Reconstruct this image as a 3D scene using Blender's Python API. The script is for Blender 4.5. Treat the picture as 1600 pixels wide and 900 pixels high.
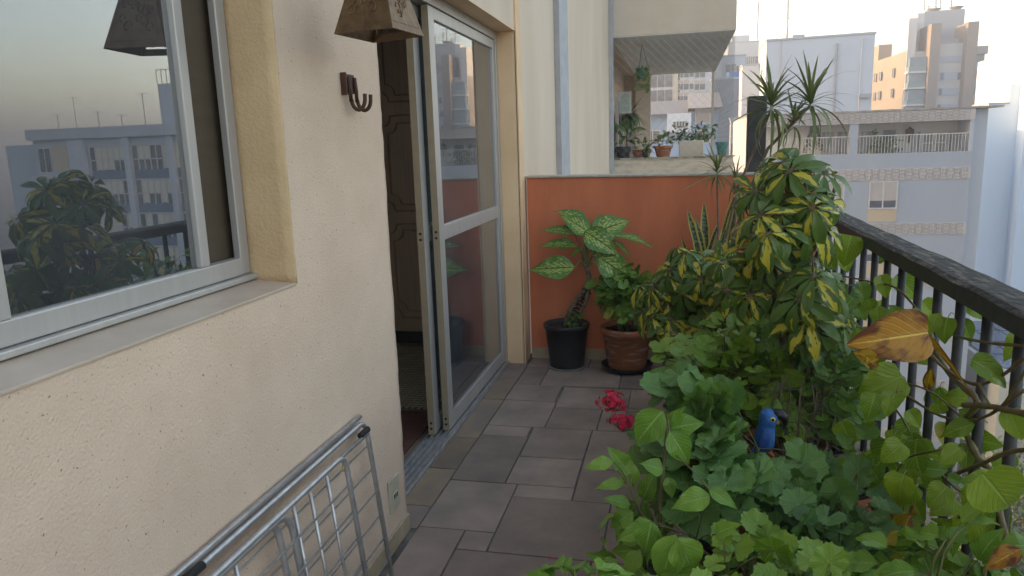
import bpy, bmesh, math, random
import numpy as np
from mathutils import Vector, Matrix, noise
R = math.radians
random.seed(5)
for o in list(bpy.data.objects): bpy.data.objects.remove(o)
SC = bpy.context.scene
COL = SC.collection

# ---------------------------------------------------------------- camera, sky, sun, exposure
FPX, EYE = 1147.0, 1.5
_Y = Vector((263., -230., FPX)).normalized()
_D = Vector((200., 5950., FPX)); _D = (_D - _Y * _D.dot(_Y)).normalized()
_X = _D.cross(_Y)
if _X.x < 0: _X = -_X
cd = bpy.data.cameras.new('camera'); cam = bpy.data.objects.new('camera', cd); COL.objects.link(cam)
cd.sensor_width = 36; cd.lens = FPX / 1600 * 36; cd.clip_start = 0.05; cd.clip_end = 3000
def c2w(v): return Vector((v.dot(_X), v.dot(_Y), -v.dot(_D)))
cx, cy, cz = c2w(Vector((1, 0, 0))), c2w(Vector((0, -1, 0))), c2w(Vector((0, 0, -1)))
cam.matrix_world = Matrix(((cx.x, cy.x, cz.x, 0), (cx.y, cy.y, cz.y, 0), (cx.z, cy.z, cz.z, EYE), (0, 0, 0, 1)))
SC.camera = cam
SUN_EL, SUN_AZ = R(13), math.atan2(-0.98, 0.08)
w = bpy.data.worlds.new('World'); SC.world = w; w.use_nodes = True
nt = w.node_tree; bg = nt.nodes['Background']; sky = nt.nodes.new('ShaderNodeTexSky'); sky.sky_type = 'NISHITA'
sky.sun_disc = False; sky.sun_elevation = SUN_EL; sky.sun_rotation = SUN_AZ; sky.air_density = 1.0; sky.dust_density = 1.6; sky.ozone_density = 1.5
nt.links.new(sky.outputs[0], bg.inputs[0]); bg.inputs[1].default_value = 0.15
sd = bpy.data.lights.new('sun', 'SUN'); sd.energy = 2.0; sd.angle = R(0.5); sd.color = (.92, .62, .34)
sun = bpy.data.objects.new('sun', sd); COL.objects.link(sun)
sv = Vector((math.cos(SUN_EL) * math.sin(SUN_AZ), math.cos(SUN_EL) * math.cos(SUN_AZ), math.sin(SUN_EL)))
sun.rotation_euler = sv.to_track_quat('Z', 'Y').to_euler()
SC.view_settings.view_transform = 'Standard'; SC.view_settings.look = 'None'; SC.view_settings.gamma = 1
SC.view_settings.exposure = 2.5
SC.view_settings.use_white_balance = True; SC.view_settings.white_balance_temperature = 8900; SC.view_settings.white_balance_tint = 15
SC.render.engine = 'CYCLES'
SC.cycles.max_bounces = 8; SC.cycles.transparent_max_bounces = 12; SC.cycles.volume_bounces = 0

def ray(u, v):
    d = Vector((u - 800., v - 450., FPX)); return c2w(d)
CAM = Vector((0, 0, EYE))
def PX(u, v, x): r = ray(u, v); return CAM + r * (x / r.x)
def PY(u, v, y): r = ray(u, v); return CAM + r * (y / r.y)
def PZ(u, v, z): r = ray(u, v); return CAM + r * ((z - EYE) / r.z)

# ---------------------------------------------------------------- materials
MATS = {}
def newmat(name):
    m = bpy.data.materials.new(name); m.use_nodes = True; t = m.node_tree
    return m, t, t.nodes['Principled BSDF'], t.nodes['Material Output']
def N(t, k, **kw):
    n = t.nodes.new('ShaderNode' + k)
    for a, b in kw.items():
        if a in ('operation', 'blend_type', 'data_type', 'attribute_name', 'wave_type', 'bands_direction', 'feature', 'wave_profile', 'noise_dimensions', 'distance'): setattr(n, a, b)
        else: n.inputs[a].default_value = b
    return n
def L(t, a, b): t.links.new(a, b)
def math_(t, op, a, b=None, c=None, clamp=False):
    n = t.nodes.new('ShaderNodeMath'); n.operation = op; n.use_clamp = clamp
    for i, x in enumerate((a, b, c)):
        if x is None: continue
        if isinstance(x, (int, float)): n.inputs[i].default_value = x
        else: L(t, x, n.inputs[i])
    return n.outputs[0]
def mixc(t, f, a, b, mode='MIX'):
    n = t.nodes.new('ShaderNodeMix'); n.data_type = 'RGBA'; n.blend_type = mode
    if isinstance(f, (int, float)): n.inputs[0].default_value = f
    else: L(t, f, n.inputs[0])
    for i, x in ((6, a), (7, b)):
        if isinstance(x, tuple): n.inputs[i].default_value = (*x[:3], 1)
        else: L(t, x, n.inputs[i])
    return n.outputs[2]
def ramp(t, f, lo, hi):
    n = t.nodes.new('ShaderNodeMapRange'); n.inputs[1].default_value = lo; n.inputs[2].default_value = hi
    L(t, f, n.inputs[0]); return n.outputs[0]
def mat(name, col, col2=None, scale=8, rough=.6, metal=0, bump=0, bscale=60, bdist=.003, rndcol=0, spec=.5, detail=6, lo=.35, hi=.65, stretch=None, speck=None):
    if name in MATS: return MATS[name]
    m, t, p, o = newmat(name)
    tc = t.nodes.new('ShaderNodeTexCoord'); src = tc.outputs['Object']
    if stretch:
        mp = t.nodes.new('ShaderNodeMapping'); mp.inputs['Scale'].default_value = stretch; L(t, src, mp.inputs[0]); src2 = mp.outputs[0]
    else: src2 = src
    c2 = col2 or tuple(x * .8 for x in col)
    n = N(t, 'TexNoise', Scale=scale, Detail=detail, Roughness=.6); L(t, src2, n.inputs['Vector'])
    c = mixc(t, ramp(t, n.outputs[0], lo, hi), col, c2)
    if speck:
        n3 = N(t, 'TexNoise', Scale=speck[0], Detail=2.); L(t, src, n3.inputs['Vector'])
        c = mixc(t, ramp(t, n3.outputs[0], speck[1], speck[1] + .06), c, speck[2])
    if rndcol:
        a = t.nodes.new('ShaderNodeAttribute'); a.attribute_name = 'rnd'
        hsv = t.nodes.new('ShaderNodeHueSaturation'); L(t, c, hsv.inputs['Color'])
        L(t, math_(t, 'MULTIPLY_ADD', a.outputs['Fac'], rndcol, 1 - rndcol / 2), hsv.inputs['Value']); c = hsv.outputs[0]
    L(t, c, p.inputs['Base Color']); p.inputs['Roughness'].default_value = rough; p.inputs['Metallic'].default_value = metal
    p.inputs['Specular IOR Level'].default_value = spec
    if bump:
        n2 = N(t, 'TexNoise', Scale=bscale, Detail=5.); L(t, src, n2.inputs['Vector'])
        b = N(t, 'Bump', Strength=bump, Distance=bdist); L(t, n2.outputs[0], b.inputs['Height']); L(t, b.outputs[0], p.inputs['Normal'])
    MATS[name] = m; return m

def glassmat(name, tint=(.8, .85, .85), ior=1.5, boost=1.9, dirt=.03):
    m, t, p, o = newmat(name); t.nodes.remove(p)
    tr = N(t, 'BsdfTransparent'); tr.inputs[0].default_value = (*tint, 1)
    gl = N(t, 'BsdfGlossy'); gl.inputs['Roughness'].default_value = .004; gl.inputs[0].default_value = (.93, .96, 1, 1)
    fr = N(t, 'Fresnel', IOR=ior)
    f = math_(t, 'MULTIPLY', fr.outputs[0], boost, clamp=True)
    mx = t.nodes.new('ShaderNodeMixShader'); L(t, f, mx.inputs[0]); L(t, tr.outputs[0], mx.inputs[1]); L(t, gl.outputs[0], mx.inputs[2])
    df = N(t, 'BsdfDiffuse'); df.inputs[0].default_value = (.6, .62, .65, 1)
    tc = t.nodes.new('ShaderNodeTexCoord'); n = N(t, 'TexNoise', Scale=3., Detail=6.); L(t, tc.outputs['Object'], n.inputs['Vector'])
    m2 = t.nodes.new('ShaderNodeMixShader'); L(t, math_(t, 'MULTIPLY', n.outputs[0], dirt * 2), m2.inputs[0]); L(t, mx.outputs[0], m2.inputs[1]); L(t, df.outputs[0], m2.inputs[2])
    L(t, m2.outputs[0], o.inputs[0]); MATS[name] = m; return m

def leafmat(name, a, b, kind='ovate', yel=(.55, .50, .05), vein=(0.240, 0.390, 0.120), rough=.38, trans=.16, old=None):
    m, t, p, o = newmat(name)
    at = t.nodes.new('ShaderNodeAttribute'); at.attribute_name = 'rnd'; rn = at.outputs['Fac']
    uv = t.nodes.new('ShaderNodeUVMap'); sp = t.nodes.new('ShaderNodeSeparateXYZ'); L(t, uv.outputs[0], sp.inputs[0])
    u, v = sp.outputs[0], sp.outputs[1]
    tc = t.nodes.new('ShaderNodeTexCoord'); nz = N(t, 'TexNoise', Scale=35., Detail=4.); L(t, tc.outputs['Object'], nz.inputs['Vector'])
    c = mixc(t, math_(t, 'MULTIPLY_ADD', nz.outputs[0], .7, math_(t, 'MULTIPLY_ADD', rn, .8, -.3), clamp=True), a, b)
    cu = t.nodes.new('ShaderNodeCombineXYZ'); L(t, u, cu.inputs[0]); L(t, v, cu.inputs[1]); L(t, math_(t, 'MULTIPLY', rn, 37.), cu.inputs[2])
    d = math_(t, 'ABSOLUTE', math_(t, 'SUBTRACT', u, .5))
    if kind == 'round':
        fr = math_(t, 'ABSOLUTE', math_(t, 'SUBTRACT', math_(t, 'FRACT', math_(t, 'MULTIPLY', u, 7.)), .5))
        vm = math_(t, 'MULTIPLY', math_(t, 'SUBTRACT', 1., ramp(t, math_(t, 'MULTIPLY', fr, v), 0, .035)), .85)
        fr2 = math_(t, 'ABSOLUTE', math_(t, 'SUBTRACT', math_(t, 'FRACT', math_(t, 'MULTIPLY_ADD', math_(t, 'MULTIPLY', fr, 2.), 2.5, math_(t, 'MULTIPLY', v, -3.))), .5))
        vm2 = math_(t, 'MULTIPLY', math_(t, 'SUBTRACT', 1., ramp(t, fr2, 0, .14)), .25)
        vm = math_(t, 'MAXIMUM', vm, vm2)
        c = mixc(t, vm, c, vein); h = math_(t, 'MULTIPLY', vm, -1.)
    elif kind == 'strap':
        h = math_(t, 'SINE', math_(t, 'MULTIPLY', u, 40.)); h = math_(t, 'MULTIPLY', h, .3)
    elif kind == 'snake':
        n4 = N(t, 'TexNoise', Scale=1., Detail=3.); mp = t.nodes.new('ShaderNodeMapping'); mp.inputs['Scale'].default_value = (1.5, 30, 1); L(t, cu.outputs[0], mp.inputs[0]); L(t, mp.outputs[0], n4.inputs['Vector'])
        c = mixc(t, ramp(t, n4.outputs[0], .45, .6), c, vein)
        c = mixc(t, ramp(t, d, .30, .33), c, yel); h = n4.outputs[0]
    else:
        la = math_(t, 'ABSOLUTE', math_(t, 'SUBTRACT', math_(t, 'FRACT', math_(t, 'SUBTRACT', math_(t, 'MULTIPLY', v, 8.), math_(t, 'MULTIPLY', d, 7.))), .5))
        vm = math_(t, 'MULTIPLY', math_(t, 'SUBTRACT', 1., ramp(t, la, 0, .12)), .65)
        mid = math_(t, 'SUBTRACT', 1., ramp(t, d, .015, .035))
        vm = math_(t, 'MAXIMUM', vm, mid)
        if kind == 'varie':
            n4 = N(t, 'TexNoise', Scale=1.6, Detail=2.); mp = t.nodes.new('ShaderNodeMapping'); mp.inputs['Scale'].default_value = (2.0, 1.9, 1); L(t, cu.outputs[0], mp.inputs[0]); L(t, mp.outputs[0], n4.inputs['Vector'])
            gate = math_(t, 'MULTIPLY', math_(t, 'MAXIMUM', math_(t, 'SUBTRACT', rn, .36), 0.), 2.2)
            k = math_(t, 'SUBTRACT', math_(t, 'SUBTRACT', math_(t, 'MULTIPLY', n4.outputs[0], 1.25), gate), math_(t, 'MULTIPLY', d, .75))
            c = mixc(t, ramp(t, k, .40, .43), c, yel)
        if kind == 'dieff':
            n4 = N(t, 'TexNoise', Scale=14., Detail=5.); L(t, cu.outputs[0], n4.inputs['Vector'])
            k = math_(t, 'ADD', math_(t, 'MULTIPLY', math_(t, 'SUBTRACT', n4.outputs[0], .5), 1.4), math_(t, 'SUBTRACT', .33, d))
            st = math_(t, 'MULTIPLY_ADD', la, 1.1, -.22)
            k = math_(t, 'MULTIPLY', ramp(t, k, .02, .16), math_(t, 'SUBTRACT', 1., mid))
            k = math_(t, 'MULTIPLY', k, ramp(t, math_(t, 'ADD', st, math_(t, 'MULTIPLY', n4.outputs[0], .75)), .16, .55), clamp=True)
            c = mixc(t, k, c, yel); c = mixc(t, math_(t, 'MULTIPLY', mid, .8), c, (.03, .08, .02))
        elif kind != 'varie': c = mixc(t, vm, c, vein)
        if kind == 'old':
            n4 = N(t, 'TexNoise', Scale=2.2, Detail=4.); L(t, cu.outputs[0], n4.inputs['Vector'])
            c = mixc(t, ramp(t, math_(t, 'ADD', n4.outputs[0], math_(t, 'MULTIPLY', d, .35)), .55, .68), c, old or (.12, .035, .012))
        h = math_(t, 'MULTIPLY', vm, -1.)
    if kind in ('round', 'ovate'):      # a few leaves turning yellow
        n5 = N(t, 'TexNoise', Scale=3., Detail=3.); L(t, cu.outputs[0], n5.inputs['Vector'])
        yl = math_(t, 'MULTIPLY', math_(t, 'GREATER_THAN', rn, .990), ramp(t, n5.outputs[0], .38, .55))
        c = mixc(t, yl, c, (.42, .28, .04))
    L(t, c, p.inputs['Base Color']); p.inputs['Roughness'].default_value = rough
    b = N(t, 'Bump', Strength=.7, Distance=.004); L(t, h, b.inputs['Height']); L(t, b.outputs[0], p.inputs['Normal'])
    tr = N(t, 'BsdfTranslucent'); tc2 = mixc(t, 1., c, (1.3, 1.25, .5), 'MULTIPLY'); L(t, tc2, tr.inputs[0])
    mx = t.nodes.new('ShaderNodeMixShader'); mx.inputs[0].default_value = trans
    L(t, p.outputs[0], mx.inputs[1]); L(t, tr.outputs[0], mx.inputs[2]); L(t, mx.outputs[0], o.inputs[0])
    MATS[name] = m; return m

# ---------------------------------------------------------------- mesh building
class MB:
    def __init__(s): s.v = []; s.f = []; s.m = []; s.r = []; s.uv = {}
    def add(s, vs, fs, mi=0, rnd=None, uvs=None):
        b = len(s.v); s.v += [tuple(v) for v in vs]
        rnd = random.random() if rnd is None else rnd
        for f in fs: s.f.append(tuple(b + i for i in f)); s.m.append(mi); s.r.append(rnd)
        if uvs:
            for i, q in enumerate(uvs): s.uv[b + i] = q
        return s
    def box(s, x0, x1, y0, y1, z0, z1, mi=0, rnd=None):
        x0, x1 = min(x0, x1), max(x0, x1); y0, y1 = min(y0, y1), max(y0, y1); z0, z1 = min(z0, z1), max(z0, z1)
        v = [(x0, y0, z0), (x1, y0, z0), (x1, y1, z0), (x0, y1, z0), (x0, y0, z1), (x1, y0, z1), (x1, y1, z1), (x0, y1, z1)]
        return s.add(v, [(0, 3, 2, 1), (4, 5, 6, 7), (0, 1, 5, 4), (1, 2, 6, 5), (2, 3, 7, 6), (3, 0, 4, 7)], mi, rnd)
    def tube(s, pts, r, seg=8, mi=0, cap=True, rnd=None):
        pts = [Vector(p) for p in pts]; n = len(pts)
        rs = r if isinstance(r, (list, tuple)) else [r] * n
        vs = []; up = None
        for i, p in enumerate(pts):
            d = (pts[min(i + 1, n - 1)] - pts[max(i - 1, 0)])
            d = d.normalized() if d.length > 1e-9 else Vector((0, 0, 1))
            if up is None: up = Vector((0, 0, 1)) if abs(d.z) < .9 else Vector((1, 0, 0))
            a = d.cross(up).normalized(); b = a.cross(d).normalized(); up = b
            for k in range(seg):
                t = 2 * math.pi * k / seg; vs.append(p + (a * math.cos(t) + b * math.sin(t)) * rs[i])
        fs = [(i * seg + k, i * seg + (k + 1) % seg, (i + 1) * seg + (k + 1) % seg, (i + 1) * seg + k) for i in range(n - 1) for k in range(seg)]
        if cap: fs += [tuple(reversed(range(seg))), tuple(range((n - 1) * seg, n * seg))]
        return s.add(vs, fs, mi, rnd)
    def lathe(s, c, prof, seg=32, mi=0):
        vs = []; n = len(prof)
        for r, z in prof:
            for k in range(seg):
                t = 2 * math.pi * k / seg; vs.append((c[0] + r * math.cos(t), c[1] + r * math.sin(t), c[2] + z))
        fs = [(i * seg + k, i * seg + (k + 1) % seg, (i + 1) * seg + (k + 1) % seg, (i + 1) * seg + k) for i in range(n - 1) for k in range(seg)]
        return s.add(vs, fs, mi)
    def prism(s, poly, axis, a0, a1, mi=0, rnd=None):   # poly in the other two axes (order x,y,z minus axis)
        def mk(p, a): return {'x': (a, p[0], p[1]), 'y': (p[0], a, p[1]), 'z': (p[0], p[1], a)}[axis]
        n = len(poly); vs = [mk(p, a0) for p in poly] + [mk(p, a1) for p in poly]
        fs = [tuple(range(n)), tuple(reversed(range(n, 2 * n)))] + [(i, (i + 1) % n, (i + 1) % n + n, i + n) for i in range(n)]
        return s.add(vs, fs, mi, rnd)
    def build(s, name, mats, parent=None, smooth=False, bevel=0, fix=True):
        me = bpy.data.meshes.new(name); off = Vector(parent_world(parent)) if parent else Vector((0, 0, 0))
        V = [(v[0] - off.x, v[1] - off.y, v[2] - off.z) for v in s.v]
        me.from_pydata(V, [], s.f); me.update()
        if not isinstance(mats, (list, tuple)): mats = [mats]
        for m in mats: me.materials.append(m)
        me.polygons.foreach_set('material_index', s.m)
        at = me.attributes.new('rnd', 'FLOAT', 'FACE'); at.data.foreach_set('value', s.r)
        if s.uv:
            ul = me.uv_layers.new(name='UVMap')
            vi = np.empty(len(me.loops), 'i'); me.loops.foreach_get('vertex_index', vi)
            arr = np.zeros((len(s.v), 2), 'f')
            for i, q in s.uv.items(): arr[i] = q
            ul.data.foreach_set('uv', arr[vi].ravel())
        if fix:
            bm = bmesh.new(); bm.from_mesh(me); bmesh.ops.recalc_face_normals(bm, faces=bm.faces); bm.to_mesh(me); bm.free()
        if smooth: me.polygons.foreach_set('use_smooth', [True] * len(me.polygons))
        o = bpy.data.objects.new(name, me); COL.objects.link(o)
        if parent: o.parent = parent
        if bevel:
            b = o.modifiers.new('bevel', 'BEVEL'); b.width = bevel; b.segments = 2; b.limit_method = 'ANGLE'
        return o
def parent_world(p):
    v = Vector((0, 0, 0))
    while p: v += p.location; p = p.parent
    return v
def thing(name, label, cat, loc=(0, 0, 0), group=None):
    o = bpy.data.objects.new(name, None); COL.objects.link(o); o.location = loc; o.empty_display_size = .1
    o['label'] = label; o['category'] = cat
    if group: o['group'] = group
    return o
def tag(o, label=None, cat=None, group=None, kind=None):
    if label: o['label'] = label
    if cat: o['category'] = cat
    if group: o['group'] = group
    if kind: o['kind'] = kind
    return o
def copypart(o, parent, loc):
    c = o.copy(); COL.objects.link(c); c.parent = parent; c.location = loc; return c

# leaf templates: (verts Nx3, quads, uvs) ; base at origin, tip at +Y, face up +Z, length 1
def t_leaf(shape, nl=10, nw=6, droop=.25, fold=.25, wave=.03, width=.5, seed=0):
    rr = random.Random(seed); vs = []; uv = []; fs = []; ph = rr.random() * 6
    for i in range(nl + 1):
        t = i / nl; hw = shape(t) * width / 2
        ang = -droop * t * 1.6
        yy = math.sin(abs(ang) + 1e-6) / (abs(droop * 1.6) + 1e-6) if droop else t
        yy = t * math.cos(ang * .6); zz = t * math.sin(ang * .6)
        for j in range(nw + 1):
            q = j / nw * 2 - 1
            z = zz + abs(q) * hw * fold + wave * math.sin(t * 17 + ph + q * 1.5) * abs(q)
            vs.append((q * hw, yy, z)); uv.append((j / nw, t))
    for i in range(nl):
        for j in range(nw):
            a = i * (nw + 1) + j; fs.append((a, a + 1, a + nw + 2, a + nw + 1))
    return np.array(vs), fs, uv
def sh_ell(t): return max(.02, math.sin(math.pi * min(1, t ** .85)) ** .8)
def sh_obov(t): return max(.02, math.sin(math.pi * min(1, t ** 1.25)) ** .75)
def sh_ovate(t): return max(.02, math.sin(math.pi * t ** .68) ** 1.15) if t < 1 else .02
def sh_heart(t): return max(.03, (math.sin(math.pi * (t * .93 + .07) ** .62)) ** .8) if t < 1 else .02
def sh_strap(t): return max(.03, min(1, (t + .12) * 4) * min(1, (1 - t) * 2.2) ** .7)
def sh_snake(t): return max(.05, (.75 + .25 * math.sin(t * 2.5)) * min(1, (1 - t) * 4) ** .7)
def t_round(seed=0, lobes=7, ruf=.055, depth=.08):
    rr = random.Random(seed); rings, seg = 4, 42; vs = [(0, 0, 0)]; uv = [(.5, 0)]; fs = []
    ph = rr.random() * 6; cup = rr.uniform(-.05, .28)
    for i in range(1, rings + 1):
        rho = i / rings
        for k in range(seg + 1):
            f = k / seg; th = R(-90 + 14) + f * R(360 - 28)
            lob = abs(math.sin(math.pi * lobes * f)) ** .5
            r = rho * (1 - depth + depth * lob + .045 * rho * math.cos(2 * math.pi * lobes * 3 * f)) * (1 + .05 * math.sin(2 * th + ph))
            z = cup * rho ** 2 * .6 + ruf * rho ** 2 * math.cos(2 * math.pi * lobes * f + math.pi) * .6 + .06 * rho * math.sin(3 * th + ph)
            vs.append((r * math.cos(th) * .5, r * math.sin(th) * .5, z * .5)); uv.append((f, rho))
    for k in range(seg): fs.append((0, 1 + k, 2 + k))
    for i in range(rings - 1):
        for k in range(seg):
            a = 1 + i * (seg + 1) + k; fs.append((a, a + seg + 1, a + seg + 2, a + 1))
    return np.array(vs), fs, uv
T_ROUND = [t_round(s) for s in range(7)]
T_BIGR = [t_round(s + 20, 7, .09, .15) for s in range(6)]
T_LEAF = [t_leaf(sh_ell, 8, 4, .35 + .1 * s, .3, .02, .36, s) for s in range(4)]
T_SCH = [t_leaf(sh_obov, 7, 4, .3 + .12 * s, .28, .012, .35, s) for s in range(4)]
T_OV = [t_leaf(sh_ovate, 10, 6, .2 + .15 * s, .3, .035, .56, s) for s in range(5)]
T_DIE = [t_leaf(sh_ovate, 14, 8, .25 + .12 * s, .28, .02, .46, s + 3) for s in range(5)]
T_HEART = [t_leaf(sh_heart, 12, 8, .2 + .12 * s, .22, .02, .86, s) for s in range(5)]
T_STRAP = [t_leaf(sh_strap, 7, 2, .1 + .35 * s, .25, .0, .07, s) for s in range(4)]
T_SNAKE = [t_leaf(sh_snake, 10, 4, .05 + .05 * s, .5, .01, .14, s) for s in range(3)]
T_TINY = [t_leaf(sh_ell, 4, 2, .2, .3, .01, .45, s) for s in range(2)]

class Fol:
    def __init__(s): s.vs = []; s.fs = []; s.uv = []; s.r = []; s.n = 0
    def add(s, tpl, org, ydir, zdir, L_, rnd=None, wsc=1.0):
        v, f, uv = tpl; y = Vector(ydir).normalized(); z = Vector(zdir); z = (z - y * z.dot(y))
        if z.length < 1e-4: z = y.orthogonal()
        z.normalize(); x = y.cross(z)
        M = np.array([[x.x * wsc, x.y * wsc, x.z * wsc], [y.x, y.y, y.z], [z.x, z.y, z.z]]) * L_
        s.vs.append(v @ M + np.array(org)); s.fs.append([tuple(i + s.n for i in q) for q in f]); s.uv += uv; s.n += len(v)
        s.r.append((random.random() if rnd is None else rnd, len(f)))
    def build(s, name, m, parent):
        off = parent_world(parent); V = np.concatenate(s.vs) - np.array(off)
        fs = [q for g in s.fs for q in g]
        me = bpy.data.meshes.new(name); me.from_pydata(V.tolist(), [], fs); me.update(); me.materials.append(m)
        rr = np.concatenate([np.full(n, r) for r, n in s.r]).astype('f')
        me.attributes.new('rnd', 'FLOAT', 'FACE').data.foreach_set('value', rr)
        ul = me.uv_layers.new(name='UVMap'); vi = np.empty(len(me.loops), 'i'); me.loops.foreach_get('vertex_index', vi)
        ul.data.foreach_set('uv', np.array(s.uv, 'f')[vi].ravel())
        me.polygons.foreach_set('use_smooth', [True] * len(me.polygons))
        o = bpy.data.objects.new(name, me); COL.objects.link(o); o.parent = parent; return o
def rv(a=1): return Vector((random.uniform(-a, a), random.uniform(-a, a), random.uniform(-a, a)))
def arc(a, b, lift, n=5):
    a, b = Vector(a), Vector(b)
    return [a.lerp(b, i / n) + Vector((0, 0, lift * math.sin(math.pi * i / n))) for i in range(n + 1)]

# ---------------------------------------------------------------- colours
stucco = mat('stucco', (.68, .505, .385), (.60, .44, .33), scale=2.2, rough=.92, bump=.6, bscale=150, bdist=.005, spec=.2, speck=(110, .68, (.30, .20, .14)))
stucco_y = mat('stucco_yellow', (.68, .475, .28), (.58, .395, .225), scale=5, rough=.9, bump=.7, bscale=110, bdist=.004, spec=.2, speck=(45, .75, (.35, .24, .12)))
smoothwall = mat('painted_wall', (.68, .55, .43), (.60, .47, .35), scale=1.5, rough=.85, bump=.2, bscale=40, stretch=(1, 1, .3))
jambm = mat('jamb_paint', (.80, .54, .33), (.72, .47, .28), scale=3, rough=.85, bump=.3, bscale=60)
alu = mat('aluminium', (.46, .435, .41), (.41, .39, .365), scale=30, rough=.42, metal=.35, stretch=(1, 1, .05))
aluedge = mat('aluminium_bronze', (.34, .28, .20), (.30, .25, .18), scale=20, rough=.45, metal=.4)
chrome = mat('rack_steel', (.56, .56, .56), (.42, .42, .42), scale=25, rough=.40, metal=.75)
blackpl = mat('black_plastic', (.018, .018, .02), (.03, .03, .03), rough=.45, scale=12, bump=.1)
rubber = mat('dark_rubber', (.012, .012, .012), rough=.8)
orange = mat('orange_paint', (.68, .20, .094), (.47, .125, .060), scale=2.2, detail=10, rough=.85, bump=.35, bscale=30, stretch=(1, 1, .25))
coping = mat('coping', (.50, .45, .38), (.36, .32, .27), scale=14, rough=.85, bump=.3)
slate = mat('slate', (.35, .255, .205), (.20, .155, .13), scale=4.5, rough=.62, bump=.5, bscale=14, bdist=.004, rndcol=.5, lo=.3, hi=.7)
slate_o = mat('slate_rust', (.30, .20, .125), (.19, .15, .12), scale=3.5, rough=.62, bump=.5, bscale=16, bdist=.004, rndcol=.4)
grout = mat('grout', (.075, .065, .055), (.19, .165, .135), scale=9, rough=.95, bump=.4)
sillm = mat('sill_stone', (.52, .40, .31), (.42, .32, .245), scale=6, rough=.4, bump=.1)
skirt = mat('skirting', (.42, .33, .22), (.33, .25, .17), scale=8, rough=.6)
railpaint = mat('rail_paint', (.028, .030, .034), (.05, .05, .052), scale=30, rough=.55, bump=.3, bscale=30)
railtop = mat('rail_weathered', (.030, .029, .028), (.13, .11, .09), scale=16, rough=.85, bump=1, bscale=28, bdist=.012, stretch=(3, .5, 3), lo=.5, hi=.62)
granite = mat('granite_curb', (.30, .23, .175), (.17, .13, .10), scale=50, rough=.9, bump=1, bscale=70, bdist=.01)
terra = mat('terracotta', (.29, .10, .045), (.42, .30, .22), scale=7, rough=.85, bump=.3, bscale=40, lo=.52, hi=.68, stretch=(1, 1, 5))
soil = mat('soil', (.07, .032, .018), (.035, .02, .012), scale=40, rough=1, bump=1, bscale=60, bdist=.02)
rust = mat('rusty_iron', (.13, .055, .035), (.06, .035, .028), scale=40, rough=.8, metal=.3, bump=.5, bscale=90)
copper = mat('lamp_copper', (.21, .125, .06), (.13, .075, .04), scale=35, rough=.5, metal=.55, bump=.8, bscale=45, bdist=.004)
wooddk = mat('dark_wood', (.29, .205, .145), (.22, .155, .11), scale=5, rough=.45, stretch=(6, 6, .5))
room = mat('room_wall', (.74, .68, .60), rough=.9)
roomfl = mat('room_floor', (.30, .24, .18), rough=.35, scale=5)
curtain = mat('curtain_cloth', (.50, .42, .28), (.42, .35, .23), scale=6, rough=.95, stretch=(4, 4, .3))
brownblind = mat('brown_blind', (.085, .06, .038), (.07, .05, .03), scale=4, rough=.6, stretch=(1, 1, 8))
glass = glassmat('window_glass', (.42, .46, .48), 1.5, 5.0, .045)
doorglass = glassmat('door_glass', (.86, .88, .86), 1.5, 1.7, .035)
bark = mat('bark', (.20, .145, .10), (.12, .085, .06), scale=40, rough=.9, bump=.5, bscale=80)
stemg = mat('green_stem', (.13, .17, .05), (.16, .12, .06), scale=20, rough=.6)
vinem = mat('vine_stem', (.19, .17, .075), (.15, .10, .05), scale=14, rough=.75, bump=.3, bscale=60)

# ================================================================ THE GROUND AND CITY FLOOR
gz = -24.0
gm = mat('city_ground', (.045, .06, .03), (.16, .155, .15), scale=.05, rough=.95, detail=8, lo=.47, hi=.53)
tag(MB().box(-1500, 1500, -1500, 1500, gz - .5, gz).build('ground', gm), kind='structure')
road = mat('asphalt', (.05, .05, .052), rough=.9, scale=.4)
tag(MB().box(-150, 300, 30, 39, gz, gz + .02).build('road', road), kind='structure')

# ================================================================ OWN BUILDING FACADE
WX = -1.053; IN = -1.20; BK = -1.34
FY0, FY1 = -7.0, 24.0
def roughbox(x0, x1, y0, y1, z0, z1, step=.05, amp=.0035):
    mb = MB(); nx, ny, nz_ = [max(1, int(round((b - a) / step))) for a, b in ((x0, x1), (y0, y1), (z0, z1))]
    bm = bmesh.new()
    def face(o, a, b, na, nb):
        g = [[bm.verts.new(Vector(o) + Vector(a) * (i / na) + Vector(b) * (j / nb)) for j in range(nb + 1)] for i in range(na + 1)]
        for i in range(na):
            for j in range(nb): bm.faces.new((g[i][j], g[i + 1][j], g[i + 1][j + 1], g[i][j + 1]))
    X, Y, Z = (x1 - x0, 0, 0), (0, y1 - y0, 0), (0, 0, z1 - z0)
    face((x0, y0, z0), Y, Z, ny, nz_); face((x1, y0, z0), Y, Z, ny, nz_)
    face((x0, y0, z0), X, Z, nx, nz_); face((x0, y1, z0), X, Z, nx, nz_)
    face((x0, y0, z0), X, Y, nx, ny); face((x0, y0, z1), X, Y, nx, ny)
    bmesh.ops.remove_doubles(bm, verts=bm.verts, dist=1e-4); bmesh.ops.recalc_face_normals(bm, faces=bm.faces)
    for v in bm.verts:
        n = noise.noise_vector(v.co * 22) + noise.noise_vector(v.co * 6) * .7
        v.co += n * amp
    vs = [tuple(v.co) for v in bm.verts]; bm.verts.index_update(); fs = [tuple(v.index for v in f.verts) for f in bm.faces]
    bm.free(); mb.add(vs, fs); return mb
house = thing('apartment_facade', 'cream stucco building wall with window and glass door beside the balcony', 'building', (WX, 2.2, 0))
wb = MB()
wb.box(BK, WX, FY0, -.6, gz, 20)                       # left of the window
wb.box(BK, WX - .008, -.6, 1.85, 0, 1.142)                    # under the window
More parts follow.
